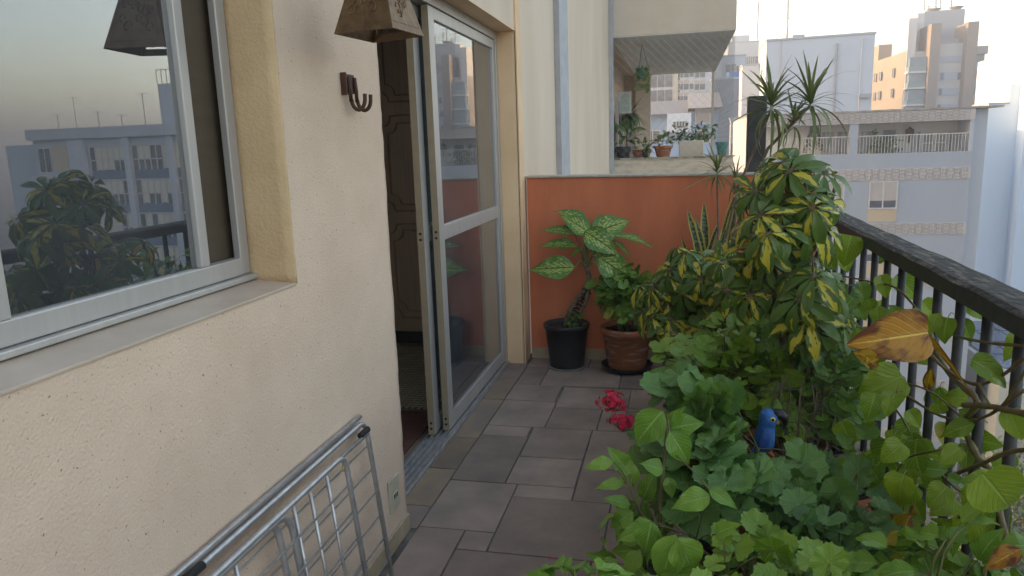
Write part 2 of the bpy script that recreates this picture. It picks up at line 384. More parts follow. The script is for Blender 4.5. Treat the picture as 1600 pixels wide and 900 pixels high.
wb.box(BK, WX, -.6, 4.86, 2.75, 20)                    # above
wb.box(BK, WX, -.6, 1.85, 2.35, 2.75)
wb.box(BK, WX, -.6, 11.7, gz, -.01)
wb.box(-14, BK - .001, FY0, FY1, 3.2, 20); wb.box(-14, BK - .001, FY0, FY1, gz, -.2); wb.box(-14, -10, FY0, FY1, -.2, 3.2)
wb.box(-10, BK - .001, 8, FY1, -.2, 3.2)  # near end left unbuilt to let sky light into the room
wb.build('wall', stucco, house)
MB().box(BK, WX - .008, 1.852, 2.542, 0, 2.749).build('wall_core', stucco, house)
def roughwall():
    ys = list(np.linspace(-.6, 1.852, 96)) + list(np.linspace(1.852, 2.55, 29))[1:]; zs = list(np.linspace(0, 1.142, 45)) + list(np.linspace(1.142, 2.35, 48))[1:] + list(np.linspace(2.35, 2.75, 15))[1:]
    pts = [(WX, y) for y in ys] + [(WX - .03 * k, 2.55) for k in range(1, 11)]
    vs = []; n = len(pts); m = len(zs)
    for (x, y) in pts:
        for z in zs:
            v = Vector((x, y, z)); nn = noise.noise_vector(v * 22) * .0028 + noise.noise_vector(v * 6) * .002; vs.append(v + (nn if n else nn))
    fs = []
    for i in range(n - 1):
        for j in range(m - 1):
            yc = (pts[i][1] + pts[i + 1][1]) / 2; zc = (zs[j] + zs[j + 1]) / 2
            if i < 95 and 1.142 < zc < 2.35: continue
            fs.append((i * m + j, (i + 1) * m + j, (i + 1) * m + j + 1, i * m + j + 1))
    return MB().add(vs, fs)
roughwall().build('wall', stucco, house, smooth=True, fix=False)
h2 = MB(); h2.box(BK, WX, 2.551, 4.86, 2.24, 2.749); h2.build('door_lintel', smoothwall, house)
h3 = MB(); h3.box(BK, WX - .002, 4.861, 11.7, 0, 20); h3.box(BK, WX - .002, 11.701, FY1, 3.075, 20); h3.box(BK, WX-.002, 18.5, FY1, gz, 3.07)
h3.box(BK, WX-.002, 11.701, 18.5, gz, 0)
h3.build('wall', smoothwall, house)
# yellow reveals
r = roughbox(IN, WX + .003, 1.842, 1.853, 1.142, 2.35, .03, .002); r.build('window_reveal', stucco_y, house, smooth=True)
r = MB(); r.box(IN + .01, WX + .004, 4.852, 4.863, 0, 2.236); r.build('door_reveal', jambm, house)
r = MB(); r.box(IN + .01, WX + .003, 2.552, 4.85, 2.232, 2.24); r.build('door_soffit', jambm, house)
# narrow wall return by the orange wall
r = MB(); r.box(WX - .001, WX + .012, 4.852, 4.99, 0, 20); r.build('pilaster', jambm, house)
# sill and skirting
s_ = MB(); s_.prism([(IN, 1.142), (WX + .004, 1.136), (WX + .004, 1.166 - .022), (IN, 1.156)], 'y', -.59, 1.846)
s_.build('window_sill', sillm, house, bevel=.002)
s_ = MB(); s_.box(WX, WX + .012, -1, 2.548, .002, .075); s_.build('skirting', skirt, house, bevel=.003)
# pipes on the wall further on
for (ya, yb, xx, lab) in ((6.45, 6.95, .045, 'white square downpipe on the wall'), (11.35, 11.68, .05, 'narrow white corner strip')):
    q = MB(); q.box(WX, WX + xx, ya if ya < 7 else 11.45, yb, 0, 20); q.build('downpipe', mat('pipe_white', (.42, .43, .45), rough=.6), house)
q = MB(); q.box(WX, WX + .02, 6.96, 7.0, 0, 20); q.build('wall_joint', mat('joint_dark', (.12, .09, .07), rough=.9), house)
# ---- window
wf = MB()
wf.box(IN - .05, IN + .035, -.59, 1.845, 1.157, 1.172)         # outer bottom
wf.box(IN - .008, IN + .014, 1.80, 1.842, 1.173, 2.32)         # outer right
wf.box(IN - .05, IN + .035, -.59, 1.845, 2.32, 2.35)

win = wf.build('window_frame', alu, house, bevel=.003)
sash = MB()
sash.box(IN - .015, IN + .018, -.3, 1.799, 1.174, 1.222); sash.box(IN - .015, IN + .018, 1.624, 1.658, 1.222, 2.269)
sash.box(IN - .015, IN + .018, -.3, 1.66, 2.27, 2.319); sash.box(IN - .015, IN + .018, 1.02, 1.068, 1.222, 2.27)
sash.box(IN + .018, IN + .026, 1.02, 1.04, 1.2221, 2.26)
sash.build('window_sash', alu, win, bevel=.003)
sash = MB(); sash.box(IN - .05, IN - .02, 1.57, 1.60, 1.21, 2.3)
sash.build('window_sash', aluedge, win, bevel=.002)
pn = MB(); pn.box(IN - .002, IN + .002, 1.069, 1.623, 1.223, 2.269); pn.box(IN - .002, IN + .002, -.3, 1.019, 1.223, 2.269); pn.build('window_pane', glass, win)
bl = MB(); bl.box(IN - .035, IN - .025, 1.66, 1.84, 1.173, 2.32); bl.build('blind', brownblind, house)
# ---- door
df = MB()
df.box(IN - .07, IN + .03, 4.80, 4.85, .0, 2.232); df.box(IN - .07, IN + .03, 2.56, 4.80, 2.18, 2.232); df.box(IN - .07, IN + .03, 2.552, 2.57, .03, 2.18)
dfo = df.build('door_frame', alu, house, bevel=.003)
tr = MB(); tr.box(IN - .09, IN + .045, 2.552, 4.85, .003, .018)
for k in range(5): tr.box(IN - .08 + k * .028, IN - .072 + k * .028, 2.552, 4.80, .018, .034)
tr.build('door_track', chrome, dfo)
def panel(y0, y1, xc):
    m = MB(); a, b = xc - .016, xc + .016
    m.box(a, b, y0, y0 + .085, .036, 2.175); m.box(a, b, y1 - .05, y1, .036, 2.175)
    m.box(a, b, y0 + .085, y1 - .05, .036, .115); m.box(a, b, y0 + .085, y1 - .05, 2.12, 2.175); m.box(a, b, y0 + .085, y1 - .05, 1.04, 1.115)
    p = m.build('door_panel', alu, house, bevel=.002)
    e = MB(); e.box(a - .001, b + .001, y0 - .003, y0, .036, 2.175); e.build('stile_edge', aluedge, p)
    for z in (1.09, 1.06, .10, .07): MB().tube([(xc, y0 - .006, z), (xc, y0 - .002, z)], .0065, 10).build('screw', rubber, p)
    g = MB(); g.box(xc - .002, xc + .002, y0 + .085, y1 - .05, .115, 1.04); g.box(xc - .002, xc + .002, y0 + .085, y1 - .05, 1.115, 2.12); g.build('door_pane', doorglass, p)
panel(3.50, 4.795, IN + .008); panel(3.43, 4.70, IN - .05)
# ---- socket
s_ = MB(); s_.box(WX, WX + .008, 2.375, 2.475, .155, .285); so = s_.build('socket_plate', mat('socket_plastic', (.50, .44, .32), rough=.4, scale=20), house, bevel=.003)
s_ = MB(); s_.box(WX + .008, WX + .010, 2.40, 2.45, .20, .225); s2 = s_.build('socket_insert', mat('socket_white', (.6, .55, .45), rough=.4), so)
s_ = MB(); [s_.box(WX + .0101, WX + .0115, y, y + .007, .203, .220) for y in (2.408, 2.422, 2.436)]; s_.build('socket_slot', rubber, so)

# ---- interior room
def struct(name, mb, m, **k): return tag(mb.build(name, m, **k), kind='structure')
struct('interior_floor', MB().box(-9.9, IN - .09, -2.9, 7.9, -.06, .002), roomfl)
struct('interior_ceiling', MB().box(-9.9, BK, -2.9, 7.9, 2.75, 2.8), room)
struct('interior_wall', MB().box(-9.9, -9.8, -2.9, 7.9, 0, 2.75).box(-9.9, BK, 7.8, 7.9, 0, 2.75).box(-9.9, -6.5, -2.9, -2.8, 0, 2.75).box(-1.8, BK, -2.9, -2.8, 0, 2.75).box(-6.5, -1.8, -2.9, -2.8, 0, .7), room)  # unseen opening in the near end wall, added so sky light reaches the cabinet
cab = thing('carved_cabinet', 'tall dark wood cabinet with carved panels inside the glass door', 'cabinet', (-2.2, 5.25, 0))
m = MB(); m.box(-5, -1.62, 5.28, 5.7, .10, 2.6); m.build('cabinet_body', wooddk, cab, bevel=.004)
m = MB(); m.box(-5, -1.60, 5.30, 5.7, .003, .099); m.build('plinth', rubber, cab)
for i in range(4):
    x0 = -1.64 - (i + 1) * .62; d = MB()
    d.box(x0 + .01, x0 + .61, 5.25, 5.279, .12, 2.58); dd = d.build('cabinet_door', wooddk, cab, bevel=.004)
    md = MB()
    for (za, zb) in ((.22, .95), (1.05, 1.75), (1.85, 2.5)):
        for ins in (0, .05):
            a0, a1, b0, b1 = x0 + .08 + ins, x0 + .54 - ins, za + ins, zb - ins; c_ = .08
            pts = []
            for (px, pz, s0) in ((a0, b0, 180), (a1, b0, 270), (a1, b1, 0), (a0, b1, 90)):   # inward notched corners
                ang = [s0 + 90 - k * 30 for k in range(4)]
                ang = [R(a + 0) for a in ang]
                cxx, czz = px, pz
                pts += [(cxx + c_ * math.cos(a + math.pi), 5.247, czz + c_ * math.sin(a + math.pi)) for a in [R(s0 + 90 - k * 30) for k in range(4)]]
            md.tube(pts + [pts[0]], .009, 6)
    md.build('moulding', wooddk, dd)
rg = MB(); rg.box(-2.05, -1.33, 2.75, 3.80, .004, .016)
for k in range(60): rg.tube([(-2.05 + k * .0122, 3.80, .01), (-2.05 + k * .0122 + random.uniform(-.01, .01), 3.84, .006)], .0022, 4)
tag(rg.build('doormat', mat('woven_red', (.17, .055, .04), (.09, .035, .03), scale=30, rough=.95, bump=1, bscale=60, stretch=(.4, 6, 1))), 'reddish brown woven mat just inside the glass door', 'mat')
rg = MB()
for k in range(34): rg.box(-3.2, -1.36, 3.88 + k * .038, 3.88 + k * .038 + .018, .012, .016)
for k in range(48): rg.box(-3.2 + k * .038, -3.2 + k * .038 + .018, 3.86, 5.2, .008, .013)
rg.box(-3.2, -1.36, 3.86, 5.2, .004, .008, 1)
tag(rg.build('rug', [mat('rug_light', (.36, .31, .22), rough=.95), mat('rug_dark', (.12, .10, .075), rough=.95)]), 'pale lattice weave rug behind the red mat inside the door', 'rug')
cu = MB(); ys = np.linspace(4.28, 4.78, 60); vs = []
for y in ys: vs += [(-1.33 + .022 * math.sin(y * 75), y, .05), (-1.33 + .022 * math.sin(y * 75), y, 2.2)]
vs2 = [(x - .004, y, z) for x, y, z in vs]; n = len(vs)
cu.add(vs + vs2, [(2 * i, 2 * i + 2, 2 * i + 3, 2 * i + 1) for i in range(59)] + [(n + 2 * i, n + 2 * i + 1, n + 2 * i + 3, n + 2 * i + 2) for i in range(59)])
tag(cu.build('curtain', curtain, smooth=True, fix=False), 'pale beige curtain hanging behind the right edge of the glass door', 'curtain')
cu = MB(); ys = np.linspace(.9, 1.66, 90); vs = []
for y in ys: vs += [(-1.42 + .025 * math.sin(y * 60), y, .4), (-1.42 + .025 * math.sin(y * 60), y, 2.5)]
vs2 = [(x - .004, y, z) for x, y, z in vs]; n = len(vs)

# ================================================================ BALCONY
struct('floor_slab', MB().box(IN - .0, .95, -3, 5.15, -.25, -.006), grout)
fl = [(-1.02,-.82,2.0,2.58),(-.82,-.70,2.44,2.58),(-.82,-.30,1.85,2.44),(-1.02,-.70,2.58,3.01),(-.70,-.27,2.44,2.89),(-.70,-.44,2.89,3.01),(-1.02,-.76,3.01,3.55),
(-.76,-.44,3.01,3.31),(-.76,-.44,3.31,3.69),(-1.02,-.77,3.55,3.69),(-1.02,-.70,3.69,4.10),(-.70,-.42,3.69,4.01),(-.70,-.40,4.01,4.38),(-1.02,-.71,4.10,4.40),(-1.02,-.86,4.40,4.80),
(-.86,-.36,4.40,4.80),(-.77,-.76,3.55,3.69),(-.44,-.12,2.89,3.22),(-.44,-.12,3.22,3.69),(-.42,-.28,3.69,4.38),(-.28,.05,3.69,4.05),(-.28,.10,4.05,4.38),(-.36,.12,4.40,4.80),(-.27,.05,2.44,2.89),(-.71,-.70,4.1,4.4),
(-1.02,-.6,4.80,5.0),(-.6,-.1,4.80,5.0),(-.12,.2,2.89,3.4),(-.12,.2,3.4,3.69),(-.30,.1,1.85,2.44),(-1.02,-.6,1.5,2.0),(-.6,-.2,1.5,1.85),(-.2,.2,1.4,1.85),
(-1.17,-1.02,2.56,2.75),(-1.03,-1.02,2.3,2.56),(-1.17,-1.02,2.75,3.12),(-1.17,-1.02,3.12,3.5),(-1.17,-1.02,3.5,4.1),(-1.17,-1.02,4.1,4.5),(-1.17,-1.02,4.5,4.85)]
xx = .05
tl = MB(); tl2 = MB()
def tile(x0, x1, y0, y1, rust_=False):
    if x1 - x0 < .03 or y1 - y0 < .03: return
    g = .004; t = tl2 if rust_ else tl
    j = [random.uniform(-.002, .002) for _ in range(4)]
    dz = random.uniform(-.0008, .0008)
    t.prism([(x0 + g + j[0], y0 + g), (x1 - g + j[1], y0 + g + j[3]), (x1 - g + j[2], y1 - g), (x0 + g + j[3], y1 - g + j[0])], 'z', -.006, .002 + dz, rnd=random.random())
for a in fl: tile(*a, rust_=(a[0] < -1.1 and a[2] < 4.2 and random.random() < .6))
y = 1.5
covered = lambda X, Y: any(a[0] - .001 <= X <= a[1] + .001 and a[2] - .001 <= Y <= a[3] + .001 for a in fl)
for y0 in np.arange(-2.5, 1.5, .4):
    x0 = -1.02
    while x0 < .66:
        x1 = min(.68, x0 + random.uniform(.25, .5)); tile(x0, x1, y0, y0 + .4); x0 = x1
for y0 in np.arange(1.4, 5.0, .36):
    x0 = .2
    while x0 < .66: x1 = min(.68, x0 + .26); tile(x0, x1, y0, y0 + .36); x0 = x1
for y0, y1 in ((3.69, 4.05), (4.05, 4.4), (4.4, 4.8), (4.8, 5.0)): tile(.05 if y0 < 4 else .1, .2, y0, y1); 
tl_o = tl.build('floor', [slate], bevel=.0015); tag(tl_o, kind='structure')
tag(tl2.build('threshold_floor', [slate_o], bevel=.0015), kind='structure')
# orange end wall
ow = thing('orange_wall', 'low orange painted end wall of the balcony with pale coping', 'wall', (-.1, 5.05, 0))
MB().prism([(-1.028, 0), (.86, 0), (.86, 1.262), (-1.028, 1.283)], 'y', 5.0, 5.12).build('wall', orange, ow)
MB().prism([(-1.032, 1.284), (.87, 1.263), (.87, 1.278), (-1.032, 1.298)], 'y', 4.985, 5.135).build('coping', coping, ow, bevel=.003)
MB().box(-1.026, .7, 4.988, 5.0, .003, .08).build('skirting', skirt, ow, bevel=.002)
# granite curb, rail
cb = MB(); x0, x1 = .66, .96
rbm = roughbox(.665, .955, -2.5, 4.995, .0, .055, .05, .003)
tag(rbm.build('stone_curb', granite, smooth=False), 'rough speckled stone curb under the balusters', 'curb')
rail = thing('balcony_railing', 'black weathered handrail on round balusters along the balcony', 'railing', (.85, 1.5, .055))
hr = MB(); ys = np.arange(-1.5, 4.99, .05)
sec = [(.785, 1.018), (.900, 1.018), (.900, 1.068), (.888, 1.079), (.799, 1.077), (.785, 1.066)]
vs = []; 
for y in ys:
    for (a, b) in sec:
        nz_ = noise.noise(Vector((a * 9, y * 5, b * 9))) * .004
        vs.append((a + nz_ * .5, y, b + (nz_ if b > 1.05 else 0)))
ns = len(sec)
hr.add(vs, [(i * ns + k, i * ns + (k + 1) % ns, (i + 1) * ns + (k + 1) % ns, (i + 1) * ns + k) for i in range(len(ys) - 1) for k in range(ns)] + [tuple(range(ns)), tuple(range((len(ys) - 1) * ns, len(ys) * ns))])
ho = hr.build('handrail', [railpaint, railtop], rail)
for p in ho.data.polygons:
    if p.normal.z > .5: p.material_index = 1
b0 = MB().tube([(.845, 0, .05), (.845, 0, 1.022)], .0150, 12).build('baluster', railpaint, rail, smooth=True)
k = 0
for y in np.arange(-.45, 4.9, .207):
    if k == 0: b0.location = Vector((0, y, 0)); k = 1
    else: copypart(b0, rail, Vector((0, y, 0)))
tag(MB().box(.431, .547, 5.14, 5.26, -.2, 1.77).build('dark_post', mat('dark_post', (.035, .035, .032), (.06, .06, .06), scale=9, rough=.7), bevel=.006), 'tall dark square post behind the orange wall', 'post')
# outer slab edge of own balcony
struct('balcony_slab', MB().box(WX, 1.0, -3, 5.14, -.5, -.251), smoothwall)

# ================================================================ LAMP, HOOK, RACK
lamp = thing('wall_lantern', 'pierced copper lantern with sloping sides hanging at the top edge', 'lantern', (-.83, 2.04, 1.82))
c4 = [Vector(p) * 1.067 for p in ((-.70, 1.805), (-.874, 1.836), (-.849, 2.03), (-.679, 1.979))]; LZ = 1.82
cc = sum(c4, Vector((0, 0))) / 4
ztop = LZ + .2; k_ = .42
top4 = [cc + (p - cc) * k_ for p in c4]
sh = MB(); lat = MB()
def P3(a, b, c, d, s, t):  # bilinear
    return (a * (1 - s) + b * s) * (1 - t) + (d * (1 - s) + c * s) * t
for i in range(4):
    a, b = c4[i], c4[(i + 1) % 4]; ta, tb = top4[i], top4[(i + 1) % 4]
    A, B, Cc, D = Vector((a.x, a.y, LZ)), Vector((b.x, b.y, LZ)), Vector((tb.x, tb.y, ztop)), Vector((ta.x, ta.y, ztop))
    nrm = (B - A).cross(D - A).normalized()
    if nrm.dot(A - Vector((cc.x, cc.y, 1.9))) < 0: nrm = -nrm
    def P4(s, t): return P3(A, B, Cc, D, s, t)
    # frame bars
    for q in (((0, 0), (1, 0), .014), ((0, 1), (1, 1), .01)):
        pass
    def quadplate(ss0, ss1, tt0, tt1, th=.004):
        v = [P4(ss0, tt0), P4(ss1, tt0), P4(ss1, tt1), P4(ss0, tt1)]
        sh.add(v + [p - nrm * th for p in v], [(0, 1, 2, 3), (7, 6, 5, 4), (0, 4, 5, 1), (1, 5, 6, 2), (2, 6, 7, 3), (3, 7, 4, 0)])
    quadplate(0, 1, 0, .10); quadplate(0, 1, .9, 1); quadplate(0, .09, .10, .9); quadplate(.91, 1, .10, .9)
    if i != 2: quadplate(.09, .91, .10, .9, .002)
    # pierced scroll work
    rr = random.Random(i)
    for k in range(22):
        s0, t0 = rr.uniform(.15, .85), rr.uniform(.16, .8); rad = rr.uniform(.05, .12); pts = []
        for j in range(12):
            a_ = j / 11 * 5.2 + rr.random() * .3; q = rad * (1 - j / 16)
            pts.append(P4(min(.9, max(.1, s0 + q * math.cos(a_))), min(.9, max(.1, t0 + q * 1.1 * math.sin(a_)))) + nrm * .001)
        lat.tube(pts, .0022, 5)
sh.build('lamp_shade', copper, lamp, bevel=.001); lat.build('scrollwork', copper, lamp)
cp = MB(); cp.add([(p.x, p.y, ztop) for p in top4] + [(cc.x, cc.y, ztop + .07)], [(0, 1, 2, 3), (0, 1, 4), (1, 2, 4), (2, 3, 4), (3, 0, 4)]); cp.build('lamp_cap', copper, lamp)
ar = MB(); ar.tube([(cc.x, cc.y, ztop + .06), (cc.x, cc.y, ztop + .2), (cc.x - .05, cc.y, ztop + .26), (WX + .02, cc.y, ztop + .24)], .008, 8); ar.tube([(WX, cc.y, ztop + .24), (WX + .015, cc.y, ztop + .24)], .05, 20); ar.build('bracket', rust, lamp)
bb_ = MB(); bb_.lathe((cc.x, cc.y, 1.90), [(.001, -.03), (.018, -.025), (.028, -.005), (.026, .018), (.014, .045), (.013, .07)], 16); bb_.build('bulb', mat('frosted_bulb', (.6, .6, .58), rough=.3), lamp, smooth=True)

HY = -.035
hk = thing('wall_hook', 'rusty iron double hook screwed to the wall beside the glass door', 'hook', (WX, 2.34, 1.7))
MB().box(WX + .002, WX + .014, 2.275 + HY, 2.345 + HY, 1.685, 1.745).build('back_plate', rust, hk, bevel=.003)
MB().box(WX + .001, WX + .020, 2.266 + HY, 2.2755 + HY, 1.678, 1.748).build('plate_edge', rust, hk, bevel=.002)
for y0 in (2.29 + HY, 2.335 + HY):
    pts = [(WX + .018, y0, 1.735), (WX + .022, y0, 1.69), (WX + .018, y0 + .008, 1.66)]
    for j in range(9):
        a = R(180 + j * 22); pts.append((WX + .040 + .021 * math.cos(a), y0 + .01 + .01 * j / 8, 1.665 + .030 * math.sin(a) * 1.1))
    pts.append((WX + .063, y0 + .018, 1.682))
    MB().tube(pts, .0065, 8).build('hook', rust, hk, smooth=True)

rk = thing('drying_rack', 'folded steel tube clothes drying rack leaning against the wall', 'drying rack', (-.9, 1.5, 0))
def rackpt(y, h, off=0):      # h = height up the leaning plane
    return Vector((-.968 - h * .10 + off, y, .01 + h))
def rounded(pa, pb, pc, rad, n=6):
    a, b, c = Vector(pa), Vector(pb), Vector(pc); p = b + (a - b).normalized() * rad; q = b + (c - b).normalized() * rad
    return [p.lerp(b, 0) * (1 - t) ** 2 + b * 2 * t * (1 - t) + q * t * t for t in [i / n for i in range(n + 1)]]
def rframe(y0, y1, htop, off, rad, name='frame', r_=.0085, h0=0.0):
    pts = [rackpt(y0, h0, off)] + rounded(rackpt(y0, h0, off), rackpt(y0, htop, off), rackpt(y1, htop, off), rad) + rounded(rackpt(y0, htop, off), rackpt(y1, htop, off), rackpt(y1, h0, off), rad) + [rackpt(y1, h0, off)]
    return MB().tube(pts, r_, 10).build(name, chrome, rk, smooth=True)
f1 = rframe(.35, 2.175, .60, 0, .055)
f2 = rframe(.45, 1.90, .60, .055, .05)
f3 = rframe(.9, 1.56, .57, .02, .06, r_=.0095); f3b = rframe(.95, 1.60, .575, .035, .07, r_=.0095)
MB().tube([rackpt(.2, .618, -.008), rackpt(2.16, .618, -.008)], .0085, 10).build('top_bar', chrome, rk, smooth=True)
MB().tube([rackpt(.3, .585, .02), rackpt(2.14, .565, .015)], .007, 10).build('brace', chrome, rk, smooth=True)
for i in range(7):
    h = .60 - .085 * (i + 1)
    MB().tube([rackpt(.36, h, 0), rackpt(2.173, h, 0)], .0032, 6).build('wire', chrome, rk, smooth=True)
    MB().tube([rackpt(.46, h - .01, .055), rackpt(1.898, h - .01, .055)], .0032, 6).build('wire', chrome, rk, smooth=True)
for y in (1.82, 1.72, 1.63, 1.36, 1.28, 1.2, 1.1, 1.0): MB().tube([rackpt(y, .575, .03), rackpt(y + .01, .02, .03)], .0052, 8).build('crossbar', chrome, rk, smooth=True)
for (y, h, o_) in ((2.13, .575, .012), (1.24, .615, .02), (1.20, .60, .03)): MB().tube([rackpt(y - .03, h, o_), rackpt(y + .03, h, o_)], .0105, 10).build('joint_clip', rubber, rk, smooth=True)
MB().tube([rackpt(1.905, .545, .04), rackpt(1.95, .545, .02), rackpt(1.99, .55, 0)], .005, 6).build('yellow_tie', mat('yellow_tie', (.6, .5, .2), rough=.6), rk)

# ================================================================ NEIGHBOUR BALCONY
nb = thing('neighbour_balcony', 'cream balcony of the next flat with grey soffit beyond the orange wall', 'balcony', (-.1, 11.7, 0))
cream = mat('neighbour_cream', (.68, .575, .47), (.62, .52, .42), scale=2, rough=.85, bump=.2)
soffit = mat('soffit_paint', (.84, .82, .79), (.76, .74, .71), scale=2, rough=.9)
MB().box(WX, .78, 11.70, 18.5, 3.08, 6.0).box(WX, .78, 11.705, 18.5, 6.0, 20).build('upper_wall', cream, nb)
MB().box(WX, .777, 11.71, 18.49, 3.065, 3.079).build('soffit', soffit, nb)
MB().box(WX, .78, 11.70, 11.85, -.3, 1.24).box(.63, .78, 11.851, 18.5, -.3, .25).build('parapet', mat('parapet_dirty', (.62, .53, .42), (.42, .35, .27), scale=5, rough=.9, lo=.45, hi=.7, stretch=(1, 1, 3)), nb)
MB().box(WX - .01, .80, 11.68, 11.88, 1.241, 1.262).build('parapet_cap', mat('cap_dirty', (.42, .38, .31), (.10, .09, .08), scale=18, rough=.9, lo=.48, hi=.6), nb)
MB().box(WX + .01, .76, 11.86, 18.5, -.3, -.02).build('balcony_floor', coping, nb)
MB().box(WX, -.70, 18.3, 18.5, 0, 3.06).build('end_pier', cream, nb)
MB().box(WX + .003, WX + .03, 12.6, 13.6, 0, 2.2).build('balcony_door', brownblind, nb); MB().box(WX + .003, WX + .03, 15, 17, 0, 2.2).build('balcony_door', brownblind, nb)
MB().box(WX + .003, WX + .05, 12.5, 12.6, 0, 2.25).box(WX + .003, WX + .05, 13.6, 13.7, 0, 2.25).build('door_frame', alu, nb)
MB().box(.70, .76, 18.2, 18.28, .2, 3.06).build('corner_post', cream, nb)
net = MB(); 
def strip(a, b, r_=.0015): net.tube([a, b], r_, 3, cap=False)
zl, zh = 1.262, 3.06
def diag(W, H, step, fn):
    for c in np.arange(0, W + H, step):
        t0, t1 = max(0, c - W), min(H, c)
        if t1 > t0: strip(fn(c - t0, t0), fn(c - t1, t1)); strip(fn(W - c + t0, t0), fn(W - c + t1, t1))
diag(1.8, 1.8, .12, lambda a, t: (WX + a, 11.70, zl + t))
diag(6.6, 2.8, .16, lambda a, t: (.77, 11.7 + a, .28 + t))
net.build('safety_net', mat('net_nylon', (.40, .40, .39), rough=.6), nb)

def simplepot(name, label, cat, x, y, z, r, h, m, group=None, planttype='tuft', n=18, size=.22, leafm=None, spread=.8):
    t = thing(name, label, cat, (x, y, z), group)
    MB().lathe((x, y, z), [(.001, 0), (r * .68, 0), (r * .95, h * .8), (r * 1.08, h * .8), (r * 1.08, h), (r * .95, h), (r * .9, h * .88), (.001, h * .88)], 24).build('pot', m, t, smooth=False)
    f = Fol()
    for i in range(n):
        a = random.random() * 6.283; e = random.uniform(.2, 1.2); d = Vector((math.cos(a) * spread * math.cos(e), math.sin(a) * spread * math.cos(e), math.sin(e)))
        s = size * random.uniform(.6, 1.1)
        if planttype == 'tuft': f.add(random.choice(T_STRAP[1:]), (x, y, z + h * .88), d, Vector((0, 0, 1)), s, wsc=1.6)
        else: f.add(random.choice(T_LEAF), Vector((x, y, z + h)) + d * s * .6, d + rv(.3), Vector((0, 0, 1)) + rv(.4), s * .45, wsc=1.3)
    f.build('foliage', leafm, t); return t
lm_far = leafmat('leaf_far', (.05, .11, .03), (.12, .17, .04), 'ovate')
lm_yel = leafmat('leaf_farlight', (.15, .20, .06), (.24, .26, .08), 'ovate')
zt = 1.264
simplepot('potted_plant', 'dark pot with a lanky plant at the left end of the neighbour parapet', 'plant', -.89, 12.05, 1.02, .12, .42, blackpl, None, 'leafy', 26, .5, lm_far)
simplepot('potted_plant', 'small orange clay pot deeper in the neighbour balcony', 'plant', -.72, 14.5, 1.0, .17, .36, terra, None, 'leafy', 26, .25, lm_far)
simplepot('potted_plant', 'small dark pot with pale yellow green tuft on the neighbour parapet', 'plant', -.52, 11.78, zt, .065, .12, blackpl, None, 'tuft', 40, .2, lm_yel)
simplepot('potted_plant', 'wide clay bowl with pale leaves in the middle of the neighbour parapet', 'plant', -.26, 11.80, zt, .14, .17, terra, None, 'leafy', 60, .26, lm_yel)
simplepot('potted_plant', 'teal pot at the right end of the neighbour parapet', 'plant', .62, 11.82, zt, .09, .20, mat('teal_pot', (.05, .22, .19), rough=.5), None, 'tuft', 5, .1, lm_far)
ch = thing('balcony_chair', 'cream square box with dark plants on top on the neighbour balcony', 'planter', (.15, 12.3, 0))
MB().box(-.02, .36, 12.1, 12.5, .9, 1.5).build('box', cream, ch, bevel=.01)
f = Fol()
for i in range(150):
    d = Vector((random.uniform(-.1, .55), random.uniform(12.1, 12.6), 1.5 + random.random() ** 2 * .22)); f.add(random.choice(T_LEAF), d, rv() + Vector((0, 0, .5)), rv() + Vector((0, 0, 1)), .1)
f.build('foliage', lm_far, ch)
hp = thing('hanging_plant', 'green vine hanging in a basket from the neighbour ceiling', 'hanging plant', (-.62, 12.6, 2.6))
MB().lathe((-.62, 12.6, 2.52), [(.001, 0), (.08, 0), (.11, .16), (.1, .16), (.09, .03), (.001, .03)], 20).build('pot', mat('green_pot', (.03, .16, .08), rough=.5), hp)
st = MB()
for a in range(3): st.tube([(-.62 + .1 * math.cos(a * 2.1), 12.6 + .1 * math.sin(a * 2.1), 2.68), (-.62, 12.6, 3.065)], .004, 4)
f = Fol()
for a in range(5):
    x, y, z = -.62 + random.uniform(-.12, .22), 12.55, 2.72; pts = []
    for j in range(random.choice((5, 7, 13 if a == 0 else 6))):
        pts.append((x, y, z)); z -= .06; x += random.uniform(-.03, .03); f.add(random.choice(T_HEART), (x, y, z), rv() + Vector((0, -.3, -.6)), Vector((0, -1, .3)), .085)
    st.tube(pts, .005, 4)
st.build('stem', stemg, hp); f.build('foliage', lm_yel, hp)
wp = thing('wall_plant', 'spiky plant in a dark holder on the neighbour balcony wall', 'plant', (-.9, 13.3, 1.8))
MB().box(-1.0, -.72, 13.1, 13.3, 1.78, 1.98).build('holder', bark, wp, bevel=.02)
f = Fol()
for i in range(45): f.add(random.choice(T_STRAP), (-.85, 13.1, 1.98), (random.uniform(-.6, 1), random.uniform(-.8, .3), random.uniform(-.9, .8)), (0, 0, 1), random.uniform(.2, .45), wsc=1.3)
f.build('foliage', lm_far, wp)
pf = thing('wall_picture', 'small pale framed tile hanging on the neighbour balcony wall', 'picture', (-.97, 12.7, 2.1))
MB().box(-1.0, -.80, 12.69, 12.71, 1.98, 2.33).build('frame', mat('white_frame', (.6, .6, .56), rough=.6), pf); MB().box(-.97, -.83, 12.682, 12.689, 2.01, 2.30).build('panel', mat('green_tile', (.30, .38, .32), (.5, .52, .48), scale=30), pf)

